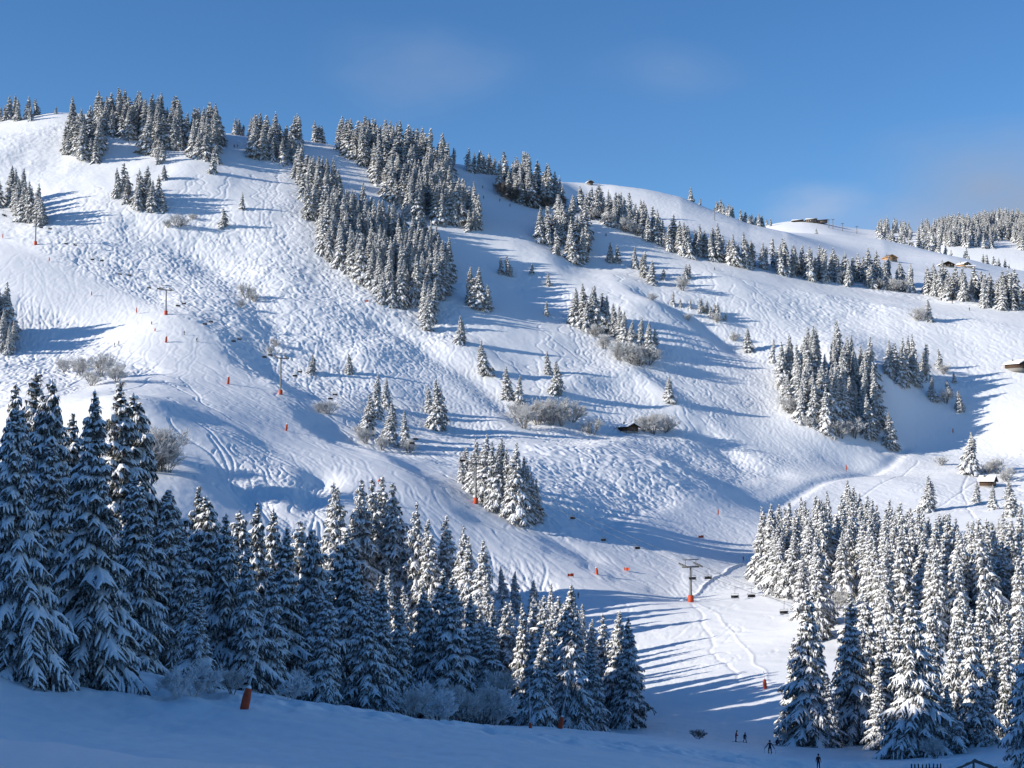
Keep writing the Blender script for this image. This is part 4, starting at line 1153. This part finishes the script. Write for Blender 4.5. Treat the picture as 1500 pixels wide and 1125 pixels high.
for ex in (-2.2, .0, 1.8):
    s = Solid(); s.tube((ex, .25, -.6), (ex, .25, max(.5, Z0 - G0 + (.44 * ex if ex < 0 else -.38 * ex))), .14, .12, 8); part('post', s, M['grey_wood'], o, True)
# summit restaurant: three joined wings
u_, v_ = ray(1188, 323); X0, Y0 = u_ * 1985, 1985.0; Z0 = float(H(X0, Y0))
o = empty('restaurant', (X0, Y0, Z0 - .6), math.radians(-6)); tag(o, 'long low dark mountain restaurant with snow roofs on the far summit', 'building')
s = Solid(); s.box((0, 0, 1.6), (15, 11, 4.0)); s.box((-14, 2, .8), (12, 9, 3.2)); s.box((15, 1, 1.0), (15, 9, 3.4)); part('wall', s, M['grey_wood'], o)
for nm, (cx, cz, wx_, dy) in (('roof', (0, 3.9, 17, 13)), ('roof', (-19, 2.8, 17, 11)), ('roof', (15, 3.0, 17, 11))):
    s = Solid(); s.box((cx, 1, cz), (wx_, dy, .5), Matrix.Rotation(-.06, 3, 'Y'), bev=.1); rf = part(nm, s, M['dark_wood'], o)
    if cx < 10:
        s = Solid(); s.box((cx, 1, cz + .85), (wx_ - .4, dy - .4, 1.1), Matrix.Rotation(-.06, 3, 'Y'), bev=.35); part('roof_snow', s, M['roof_snow'], rf, True)
for k in range(5):
    s = Solid(); s.box((-6 + 3 * k, -5.55, 1.6), (2.2, .12, 1.5)); part('window', s, M['glass'], o)
for k, (px, base, hp, lb) in enumerate([(1214, 327, 13, 'leftmost'), (1220, 330, 15, 'second from the left'), (1234, 330, 12, 'third from the left'), (1255, 336, 12, 'rightmost')]):
    u, v = ray(px, base); d = 1960.0; x = u * d; z = float(H(x, d)); h = hp * d / F
    o = empty('lift_tower', (x, d, z - .5), .3); tag(o, f"{lb} thin lift tower beside the summit restaurant" if lb[0] in 'lr' else f"thin lift tower {lb} beside the summit restaurant", 'lift pylon', 'lift towers beside the restaurant')
    s = Solid(); s.tube((0, 0, -2), (0, 0, h), .5, .32, 8); part('mast', s, M['steel'], o)
    s = Solid(); s.box((0, 0, h - .3), (5.0, .6, .6), bev=.08); part('crossarm', s, M['steel'], o)
def tall_pole(px, base, top, d, label, lattice=False, name='pole', cat='pole'):
    u, v = ray(px, base); x = u * d; z = float(H(x, d)); h = (base - top) * d / F
    o = empty(name, (x, d, z - .5), 0); tag(o, label, cat)
    s = Solid()
    if lattice:
        for a, b in ((-1, -1), (1, -1), (0, 1)): s.tube((a, b, -2), (a * .25, b * .25, h), .18, .12, 5)
        for k in range(14):
            f0 = 1 - .75 * k / 14; f1 = 1 - .75 * (k + 1) / 14; z0 = h * k / 14; z1 = h * (k + 1) / 14
            s.tube((-f0, -f0, z0), (f1, -f1, z1), .08, .08, 4); s.tube((f0, -f0, z0), (0, f1, z1), .08, .08, 4); s.tube((0, f0, z0), (-f1, -f1, z1), .08, .08, 4)
    else: s.tube((0, 0, -2), (0, 0, h), .32, .2, 8)
    part('mast', s, M['steel'], o)
    s = Solid(); s.box((0, 0, h - .8), (3.0 if not lattice else 1.6, .4, .5), bev=.06); part('crossarm' if not lattice else 'antenna', s, M['pale_steel'] if lattice else M['steel'], o)
tall_pole(1047, 333, 313, 1180, 'thin dark pole standing alone on the upper snowfield below the skyline')
tall_pole(1375, 338, 321, 2000, 'tall lattice antenna mast on the far wooded hill', True, 'antenna_mast', 'antenna')
chalet(1374, 339, 22, 10, 3, 2, .1, 'long snow roofed building beside the antenna on the far hill', d=1985, nwin=3)
# dark picket fence at the lower right edge
u_, v_ = ray(1335, 1121); x0, y0 = u_ * 166, 166.0; z0 = float(H(x0, y0))
u_, v_ = ray(1378, 1123); x1, y1 = u_ * 164, 164.0; z1 = float(H(x1, y1))
o = empty('picket_fence', (x0, y0, z0), math.atan2(y1 - y0, x1 - x0)); tag(o, 'short dark picket fence in the snow at the lower right', 'fence')
L = math.hypot(x1 - x0, y1 - y0); dz = (z1 - z0) / L
for k in range(9):
    xx = L * k / 8; s = Solid(); s.box((xx, 0, dz * xx + .25), (.13, .1, 1.3 + .25 * random.random()), Matrix.Rotation(random.uniform(-.1, .1), 3, 'Y'), bev=.02); part('post', s, M['black'], o)
s = Solid(); s.tube((0, .08, .45), (L, .08, .45 + dz * L), .05, .05, 6); part('rail', s, M['grey_wood'], o)

# ------------------------------------------------------------------ people
CLOTH = {}
def cloth(name, col):
    if name not in CLOTH: CLOTH[name] = node_mat('fabric_' + name, col, .8, noise=(9, tuple(c_ * 1.35 for c_ in col), .45, .7))
    return CLOTH[name]
SKIN = node_mat('skin', (0.5, 0.3, 0.22), .6, noise=(12, (0.56, 0.34, 0.25), .4, .7))
POSES = {   # joints: hip, knee, foot, hand and elbow of both sides, lean forward (towards -y)
 'stand': dict(lean=.06, lk=(.12, -.02), rk=(-.12, -.02), lf=(.13, .02), rf=(-.13, .02), le=(.27, .02, 1.08), re=(-.27, .02, 1.08), lh=(.29, -.12, .86), rh=(-.29, -.12, .86), drop=0),
 'look': dict(lean=.16, lk=(.12, -.04), rk=(-.12, -.04), lf=(.13, .02), rf=(-.13, .02), le=(.25, -.08, 1.08), re=(-.25, -.05, 1.08), lh=(.12, -.32, 1.02), rh=(-.14, -.30, 1.00), drop=.02),
 'ski': dict(lean=.34, lk=(.15, -.2), rk=(-.15, -.2), lf=(.16, .03), rf=(-.16, .03), le=(.42, -.2, 1.0), re=(-.42, -.2, 1.0), lh=(.56, -.42, .86), rh=(-.56, -.42, .86), drop=.16),
 'walk': dict(lean=.10, lk=(.11, -.2), rk=(-.11, .03), lf=(.13, -.30), rf=(-.13, .32), le=(.34, .1, 1.08), re=(-.34, -.06, 1.08), lh=(.46, .02, .84), rh=(-.44, -.2, .88), drop=.04),
 'crouch': dict(lean=.5, lk=(.17, -.34), rk=(-.17, -.34), lf=(.15, .02), rf=(-.15, .02), le=(.36, -.36, .72), re=(-.36, -.36, .72), lh=(.3, -.6, .6), rh=(-.3, -.6, .6), drop=.42)}
def person(px, base, hpx, pose, jacket, trousers, rz, label, group=None, skis=True, poles=False, d=None, pack=False):
    if d: u, v = ray(px, base); x, y = u * d, d; z = float(H(x, y))
    else: x, y, z = ground(px, base)
    P = POSES[pose]; dr = P['drop']; ln = P['lean']
    o = empty('person', (x, y, z + .03), rz); s_ = (hpx * y / F) / (1.78 - dr - ln * .12) if hpx else 1.0
    s_ = min(max(s_, .9), 1.25); o.scale = (s_,) * 3
    tag(o, label, 'person', group)
    hz = .92 - dr
    def up(h, fy=0.0): return (0, -ln * h + fy, hz + h * (1 - ln * .12))
    V = [((0, 0, hz), .155), (up(.18), .145), (up(.36), .165), (up(.50), .13), (up(.58, -.01), .062), (up(.66, -.03), .085), (up(.76, -.05), .095), (up(.84, -.04), .06)]
    E = [(0, 1), (1, 2), (2, 3), (3, 4), (4, 5), (5, 6), (6, 7)]
    sh = up(.47)
    for sd, e, h in ((1, P['le'], P['lh']), (-1, P['re'], P['rh'])):
        k = len(V); ez = e[2] - dr; hz_ = h[2] - dr
        V += [((sd * .19, sh[1], sh[2]), .075), ((e[0], e[1], ez), .058), ((h[0] * .96 + e[0] * .04, h[1] * .9 + e[1] * .1, hz_ * .9 + ez * .1), .042), ((h[0], h[1], hz_), .045)]
        E += [(3, k), (k, k + 1), (k + 1, k + 2), (k + 2, k + 3)]
        hd = Vector(h) - Vector(e); hd = hd.normalized(); sdv = hd.cross(Vector((0, 0, 1))); sdv = sdv.normalized() if sdv.length > .1 else Vector((1, 0, 0))
        for f in range(4):                       # gloved fingers, then the thumb from the side of the palm
            q = Vector((h[0], h[1], hz_)) + sdv * (.024 * (f - 1.5)) + hd * (.085 + (.012 if f in (1, 2) else 0)) - Vector((0, 0, .015))
            V.append((tuple(q), .011)); E.append((k + 3, len(V) - 1))
        V.append((tuple(Vector((h[0], h[1], hz_)) - sdv * .06 * sd + hd * .03), .013)); E.append((k + 3, len(V) - 1))
    for sd, kn, ft in ((1, P['lk'], P['lf']), (-1, P['rk'], P['rf'])):
        k = len(V)
        V += [((sd * .095, .0, hz - .06), .115), ((kn[0], kn[1], .50 - dr * .35), .078), ((ft[0], ft[1] + .02, .13), .066), ((ft[0], ft[1] - .02, .07), .07), ((ft[0], ft[1] - .17, .055), .05)]
        E += [(0, k), (k, k + 1), (k + 1, k + 2), (k + 2, k + 3), (k + 3, k + 4)]
    me = bpy.data.meshes.new('body'); me.from_pydata([v[0] for v in V], E, []); me.update()
    bo = bpy.data.objects.new('body', me); sc.collection.objects.link(bo)
    md = bo.modifiers.new('skin', 'SKIN'); sb = bo.modifiers.new('sub', 'SUBSURF'); sb.levels = 1
    for i, (_, r) in enumerate(V): me.skin_vertices[0].data[i].radius = (r, r)
    me.skin_vertices[0].data[0].use_root = True
    dg = bpy.context.evaluated_depsgraph_get(); ev = bo.evaluated_get(dg)
    m2 = bpy.data.meshes.new_from_object(ev); m2.name = 'body'
    bpy.data.objects.remove(bo)
    for m in (cloth(*jacket), cloth(*trousers), SKIN, M['black']): m2.materials.append(m)
    neck = up(.60)[2]
    for p in m2.polygons:
        c_ = p.center
        far_arm = min((Vector(P['lh']) - Vector((0, 0, dr)) - c_).length, (Vector(P['rh']) - Vector((0, 0, dr)) - c_).length)
        p.material_index = 3 if (c_.z < .2 or far_arm < .13) else (2 if c_.z > neck else (0 if (c_.z > hz - .04) else 1)); p.use_smooth = True
        if abs(c_.x) > .22 and c_.z > .45 - dr * .5 and p.material_index == 1: p.material_index = 0
    link(bpy.data.objects.new('body', m2), o)
    hc = up(.77, -.045); s = Solid(); s.lathe([(.005, .155), (.07, .135), (.115, .07), (.128, 0), (.122, -.05), (.11, -.055)], hc, 12); part('helmet', s, M['black'], o, True)
    s = Solid(); s.box((0, hc[1] - .105, hc[2] - .015), (.16, .05, .075), bev=.02); part('goggles', s, M['glass'], o)
    s = Solid(); s.lathe([(.002, -.02), (.018, -.012), (.012, .02), (.002, .03)], (0, hc[1] - .115, hc[2] - .065), 6); part('nose', s, SKIN, o)
    if pack:
        b = up(.28); s = Solid(); s.box((0, b[1] + .2, b[2]), (.3, .17, .46), bev=.05); part('backpack', s, M['black'], o)
    if skis:
        for f in (P['lf'], P['rf']):
            s = Solid(); pts = [(f[0], f[1] + .75, .0), (f[0], f[1] - .7, .0), (f[0], f[1] - .88, .05), (f[0], f[1] - .98, .12)]
            for a, b in zip(pts[:-1], pts[1:]):
                s.quad((a[0] - .05, a[1], a[2]), (a[0] + .05, a[1], a[2]), (b[0] + .05, b[1], b[2]), (b[0] - .05, b[1], b[2])); s.quad((a[0] - .05, a[1], a[2] + .02), (a[0] + .05, a[1], a[2] + .02), (b[0] + .05, b[1], b[2] + .02), (b[0] - .05, b[1], b[2] + .02))
            part('ski', s, M['black'], o)
    if poles:
        for sd, h in ((1, P['lh']), (-1, P['rh'])):
            q = empty('ski_pole', (0, 0, 0)); s = Solid(); a = Vector((h[0], h[1], h[2] - dr + .08)); b = Vector((h[0] + sd * .12, h[1] + .35, .02))
            s.tube(a, b, .014, .01, 6); s.lathe([(.01, 0), (.05, .01), (.01, .03)], tuple(b + Vector((0, 0, .06))), 8)
            R_ = Matrix.Rotation(rz, 4, 'Z')
            q.location = o.location; q.rotation_euler = o.rotation_euler; q.scale = o.scale
            part('shaft', s, M['steel'], q)
            tag(q, f"thin dark ski pole in the {'left' if sd > 0 else 'right'} hand of the gliding skier", 'ski pole', 'poles of the gliding skier')
    return o
RED = ('dark_red', (.16, .012, .015)); DK = ('charcoal', (.018, .02, .028)); NV = ('navy', (.012, .02, .05)); OR = ('orange_cloth', (.5, .1, .02)); GR = ('dark_grey', (.05, .05, .055))
NEAR = 'people at the lower edge of the valley piste'
person(1078, 1087, 16, 'look', RED, DK, math.radians(70), 'person in dark red jacket standing on skis, head bowed, looking down', NEAR, True)
person(1091, 1088, 14, 'walk', DK, DK, math.radians(25), 'person in black skiing with arms held out beside the red jacketed one', NEAR, True)
person(1128, 1104, 19, 'ski', NV, DK, math.radians(-15), 'dark clothed skier gliding forward with arms spread and poles', NEAR, True, True)
person(1137, 1092, 9, 'crouch', NV, NV, math.radians(40), 'small crouched skier in navy just behind the gliding skier', NEAR, True)
person(1199, 1127, 21, 'stand', RED, DK, math.radians(160), 'person in dark red jacket seen from behind at the bottom frame edge', NEAR, False, pack=True, d=163)
FARP = 'distant skiers on the mountain'
for px, base, pose, jk, lb in [(168,508,'stand',DK,'left one of two dark skiers beside the left piste'), (174,505,'stand',NV,'right one of two dark skiers beside the left piste'), (270,491,'ski',DK,'dark skier on the left piste below the second pylon'),
    (288,501,'ski',NV,'dark skier above the bank right of the left piste'), (1089,821,'stand',GR,'grey clad skier at the left edge of the right wood'), (847,876,'stand',DK,'dark skier in tree shadow on the valley piste'),
    (707,276,'ski',DK,'uppermost skier on the shaded run near the skyline'), (708,291,'ski',NV,'second skier from the top on the shaded run near the skyline'), (732,295,'ski',GR,'grey skier right of two others on the shaded upper run'),
    (747,303,'ski',DK,'lowest skier on the shaded run below the skyline forest'), (1047,396,'ski',DK,'skier on the upper right piste below the tree row'), (888,346,'ski',NV,'skier at the top of the upper right piste'),
    (343,216,'ski',DK,'left skier in the shaded gap on the ridge'), (348,216,'ski',GR,'right skier in the shaded gap on the ridge'), (1395,445,'stand',RED,'person in red at the lower edge of the long tree row'), (1420,455,'stand',DK,'dark skier on the plateau edge below the long tree row'),
    (1287,426,'ski',DK,'skier below the long tree row near frosted bushes')]:
    person(px, base, 6, pose, jk, DK, random.uniform(-1, 1), lb, FARP, True)
